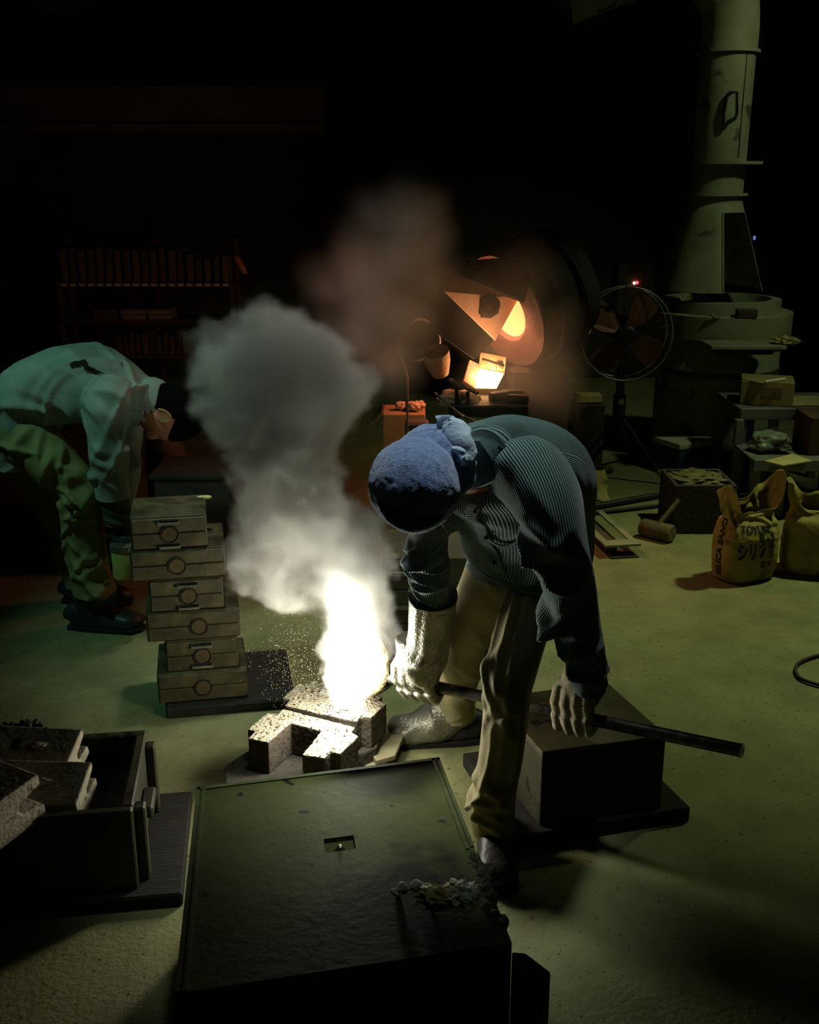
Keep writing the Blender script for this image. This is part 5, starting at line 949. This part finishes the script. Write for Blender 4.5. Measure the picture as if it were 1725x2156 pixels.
def volume_thing(name, dens, lo, hi, m, label, cat):
    nx, ny, nz = dens.shape; N_ = dens.size
    me = bpy.data.meshes.new(name); me.vertices.add(N_); co = np.empty((N_, 3), np.float32); co[:] = (np.array(lo) + np.array(hi)) / 2; me.vertices.foreach_set('co', co.ravel())
    at_ = me.attributes.new('amount', 'FLOAT', 'POINT'); at_.data.foreach_set('value', np.ascontiguousarray(dens.transpose(2, 1, 0)).astype(np.float32).ravel())
    o = bpy.data.objects.new(name, me); COL.objects.link(o)
    g = bpy.data.node_groups.new(name + '_voxels', 'GeometryNodeTree'); g.interface.new_socket('Geometry', in_out='INPUT', socket_type='NodeSocketGeometry'); g.interface.new_socket('Geometry', in_out='OUTPUT', socket_type='NodeSocketGeometry')
    N = g.nodes; L = g.links; gi = N.new('NodeGroupInput'); go = N.new('NodeGroupOutput'); vc = N.new('GeometryNodeVolumeCube')
    vc.inputs['Min'].default_value = lo; vc.inputs['Max'].default_value = hi
    vc.inputs['Resolution X'].default_value, vc.inputs['Resolution Y'].default_value, vc.inputs['Resolution Z'].default_value = nx, ny, nz
    ps = N.new('GeometryNodeInputPosition'); sp_ = N.new('ShaderNodeSeparateXYZ'); L.new(ps.outputs[0], sp_.inputs[0]); idx = None; mul = 1; acc = None
    for k, (ax, n) in enumerate((('X', nx), ('Y', ny), ('Z', nz))):
        mr = N.new('ShaderNodeMapRange'); L.new(sp_.outputs[ax], mr.inputs[0]); mr.inputs[1].default_value = lo[k]; mr.inputs[2].default_value = hi[k]; mr.inputs[3].default_value = 0; mr.inputs[4].default_value = n - 1
        ro = N.new('ShaderNodeMath'); ro.operation = 'ROUND'; L.new(mr.outputs[0], ro.inputs[0])
        ma = N.new('ShaderNodeMath'); ma.operation = 'MULTIPLY_ADD'; L.new(ro.outputs[0], ma.inputs[0]); ma.inputs[1].default_value = mul
        if acc is None: ma.inputs[2].default_value = .25
        else: L.new(acc, ma.inputs[2])
        acc = ma.outputs[0]; mul *= n
    si = N.new('GeometryNodeSampleIndex'); si.data_type = 'FLOAT'; si.domain = 'POINT'; na = N.new('GeometryNodeInputNamedAttribute'); na.data_type = 'FLOAT'; na.inputs[0].default_value = 'amount'
    L.new(gi.outputs[0], si.inputs[0]); L.new(na.outputs[0], si.inputs['Value']); L.new(acc, si.inputs['Index'])
    L.new(si.outputs[0], vc.inputs['Density']); sm = N.new('GeometryNodeSetMaterial'); sm.inputs['Material'].default_value = m
    L.new(vc.outputs[0], sm.inputs[0]); L.new(sm.outputs[0], go.inputs[0]); md = o.modifiers.new('voxels', 'NODES'); md.node_group = g
    me.materials.append(m); return tag(o, label, cat, None, 'stuff')
def vol_mat(name, color, dens, aniso=0.0, emit=None, estr=0):
    m = bpy.data.materials.new(name); m.use_nodes = True; nt = m.node_tree; nt.nodes.clear(); out = nt.nodes.new('ShaderNodeOutputMaterial'); v = nt.nodes.new('ShaderNodeVolumePrincipled')
    v.inputs['Color'].default_value = color; v.inputs['Density'].default_value = dens; v.inputs['Anisotropy'].default_value = aniso
    if emit:
        at_ = nt.nodes.new('ShaderNodeAttribute'); at_.attribute_name = 'density'; mu = nt.nodes.new('ShaderNodeMath'); mu.operation = 'MULTIPLY'; mu.inputs[1].default_value = estr
        nt.links.new(at_.outputs['Fac'], mu.inputs[0]); nt.links.new(mu.outputs[0], v.inputs['Emission Strength']); v.inputs['Emission Color'].default_value = emit
    nt.links.new(v.outputs[0], out.inputs['Volume']); return m
def sstep(x, a, b):
    t = np.clip((x - a) / (b - a), 0, 1); return t * t * (3 - 2 * t)
def puff_field(lo, hi, vox, puffs, warp, seed):
    n = [int(round((hi[k] - lo[k]) / vox)) + 1 for k in range(3)]; ax = [np.linspace(lo[k], hi[k], n[k]).astype(np.float32) for k in range(3)]; X, Y, Z = ax
    W = [np.broadcast_to(a.reshape([-1 if i == k else 1 for i in range(3)]), n).astype(np.float32).copy() for k, a in enumerate(ax)]
    for i, (fq, am) in enumerate(warp):
        for k in range(3): W[k] += am * lattice_noise(X, Y, Z, fq, seed + 10 * i + k)
    fld = np.full(n, -9, np.float32)
    for (c, r) in puffs:
        d2 = ((W[0] - c[0]) ** 2 + (W[1] - c[1]) ** 2 + (W[2] - c[2]) ** 2)
        f = (r - np.sqrt(d2)) ; np.maximum(fld, f, out=fld)
    return ax, n, W, fld
PUFF_UNIT = .00131
PUFFS = [((-0.1593, 2.755, 0.2157), 16), ((-0.1583, 2.75, 0.2646), 34), ((-0.1492, 2.74, 0.3196), 58), ((-0.148, 2.74, 0.3973), 74), ((-0.1576, 2.75, 0.4767), 78), ((-0.1192, 2.77, 0.524), 48), ((-0.1877, 2.76, 0.5484), 84), ((-0.2515, 2.75, 0.5794), 68), ((-0.2396, 2.78, 0.6431), 108),
         ((-0.3464, 2.76, 0.6299), 88), ((-0.3998, 2.74, 0.6569), 62), ((-0.3223, 2.8, 0.7172), 112), ((-0.1657, 2.84, 0.6637), 62), ((-0.3692, 2.78, 0.7632), 70), ((-0.2854, 2.84, 0.7987), 98), ((-0.3467, 2.84, 0.878), 96), ((-0.3819, 2.84, 0.9561), 92), ((-0.2879, 2.9, 0.9028), 92),
         ((-0.311, 2.9, 0.9949), 128), ((-0.2107, 2.94, 1.013), 96), ((-0.1395, 2.95, 1.037), 56), ((-0.4356, 2.88, 1.012), 100), ((-0.5077, 2.86, 1.029), 72), ((-0.386, 2.92, 1.107), 128), ((-0.2742, 2.96, 1.127), 92), ((-0.4968, 2.9, 1.124), 92), ((-0.5506, 2.88, 1.114), 54), ((-0.4648, 2.92, 1.196), 64), ((-0.5509, 2.9, 1.174), 46), ((-0.3493, 2.96, 1.191), 60), ((-0.1022, 2.8, 0.3853), 30), ((-0.0883, 2.8, 0.4703), 24)]
lo, hi = (-.76, 2.48, .165), (.05, 3.20, 1.33)
ax, n_, W, fld = puff_field(lo, hi, .0058, [(c, r * PUFF_UNIT * 1.12) for c, r in PUFFS], ((5, .040), (11, .022), (24, .011), (50, .0050)), 3)
Xn = [lattice_noise(ax[0], ax[1], ax[2], f, 77 + i) for i, f in enumerate((14, 30, 62))]
bil = (1 - 2 * np.abs(Xn[0])) * .034 + (1 - 2 * np.abs(Xn[1])) * .022 + (1 - 2 * np.abs(Xn[2])) * .011
up = np.clip((ax[2] - .55) / .6, 0, 1)[None, None, :]
s = fld + bil * (1 - .45 * up) - .014
dens = sstep(s, 0.0, .018 + .03 * up) * (1 - .2 * up)
inner = lattice_noise(ax[0], ax[1], ax[2], 9, 201) * .5 + lattice_noise(ax[0], ax[1], ax[2], 19, 202) * .45 + lattice_noise(ax[0], ax[1], ax[2], 40, 203) * .4
dens *= np.clip(.75 + inner, .06, 1.7)
for k in range(3):
    e = np.minimum(np.arange(n_[k]), np.arange(n_[k])[::-1]); dens *= np.clip(e / 4., 0, 1).reshape([-1 if i == k else 1 for i in range(3)])
thin = 1 - .8 * sstep(ax[0], -.15, -.07)[:, None, None] * (1 - sstep(ax[2], .5, .75))[None, None, :]
dens *= thin
dens[dens < .004] = 0
SMOKE = vol_mat('pour_smoke', (.95, .95, .92, 1), 20, .1)
volume_thing('pouring_smoke', dens, lo, hi, SMOKE, 'thick pale smoke billowing up and leftward from the ladle', 'smoke')
# flame above the ladle mouth
FP = [((-0.1785, 2.76, 0.1927), 20), ((-0.1709, 2.755, 0.2332), 32), ((-0.1645, 2.73, 0.3029), 48), ((-0.1602, 2.72, 0.3781), 50), ((-0.1725, 2.73, 0.4434), 44), ((-0.1799, 2.74, 0.4945), 42), ((-0.195, 2.75, 0.5386), 34), ((-0.2052, 2.76, 0.5716), 22)]
flo, fhi = (-.36, 2.58, .165), (.0, 2.90, .68)
ax, n_, W, fld = puff_field(flo, fhi, .0060, [(c, r * PUFF_UNIT) for c, r in FP], ((9, .020), (20, .010), (45, .004)), 9)
fd = sstep(fld + .006 * lattice_noise(ax[0], ax[1], ax[2], 30, 5), -.012, .03)
fd *= (1 - .62 * np.clip((ax[2] - .30) / .34, 0, 1))[None, None, :]; fd[fd < .004] = 0
FLAME = vol_mat('burning_zinc_flame', (1, 1, 1, 1), 4.0, 0, (1.0, .95, .86, 1), 40)
volume_thing('pouring_flame', fd, flo, fhi, FLAME, 'white flame flaring from the mouth of the tipped ladle', 'flame')
# thin smoke drifting by the furnace
SP = [((-0.0216, 4.1, 1.429), 88), ((0.0651, 4.1, 1.345), 70), ((-0.1093, 4.15, 1.41), 64), ((-0.0044, 4.1, 1.277), 100), ((-0.1832, 4.2, 1.269), 80), ((-0.2919, 4.2, 1.199), 60), ((-0.1101, 4.1, 1.139), 95), ((-0.182, 4.1, 1.034), 80), ((-0.0045, 4.15, 1.044), 80), ((-0.112, 4.1, 0.9085), 74), ((0.1214, 4.2, 1.181), 60), ((-0.2941, 4.2, 1.092), 50)]
slo, shi = (-.75, 3.65, .50), (.85, 4.66, 1.95)
ax, n_, W, fld = puff_field(slo, shi, .0135, [(c, r * .0022) for c, r in SP], ((4, .08), (9, .04), (20, .016)), 41)
sd2 = sstep(fld + .03 * lattice_noise(ax[0], ax[1], ax[2], 12, 7), -.03, .20)
HZ = [((0.3678, 4.3, 1.006), 110), ((0.5033, 4.3, 0.8559), 110), ((0.2541, 4.3, 1.116), 100), ((0.2944, 4.25, 0.7893), 90), ((0.4046, 4.35, 1.184), 90), ((0.5727, 4.3, 1.006), 70)]
hz_ = puff_field(slo, shi, .0135, [(c, r * .00185) for c, r in HZ], ((4, .06), (9, .03)), 55)[3]
sd2 = np.maximum(sd2, .16 * sstep(hz_, -.06, .14))
for k in range(3):
    e = np.minimum(np.arange(n_[k]), np.arange(n_[k])[::-1]); sd2 *= np.clip(e / 6., 0, 1).reshape([-1 if i == k else 1 for i in range(3)])
sd2[sd2 < .01] = 0
volume_thing('drifting_smoke', sd2, slo, shi, vol_mat('thin_smoke', (.9, .88, .86, 1), 3.6, .1), 'thin grey smoke drifting up in front of the glowing furnace', 'smoke')
# dust grains under the smoke, their lit look put in as emission
rg = np.random.RandomState(8); spk = MB(); cs = Vector((-0.3184, 2.86, 0.2783))
for k in range(1500):
    o_ = rg.normal(0, 1, 3) * np.array([.055, .10, .075]); p = cs + Vector(o_); r_ = rg.uniform(.0003, .0009) * (1.6 if rg.rand() > .9 else 1)
    if p.z < .20 or p.x > -.2: continue
    spk.add([p + Vector((r_, 0, 0)), p + Vector((-r_, 0, 0)), p + Vector((0, r_, 0)), p + Vector((0, -r_, 0)), p + Vector((0, 0, r_)), p + Vector((0, 0, -r_))], [(0, 2, 4), (2, 1, 4), (1, 3, 4), (3, 0, 4), (2, 0, 5), (1, 2, 5), (3, 1, 5), (0, 3, 5)])
sko = single('lit_dust_grains', spk, mat('emissive_dust', lin(230, 220, 160), emit=(1, .86, .5, 1), estr=.5), 'fine lit dust grains left of the pouring ladle, brightened by emission', 'dust', None, False, 'stuff')
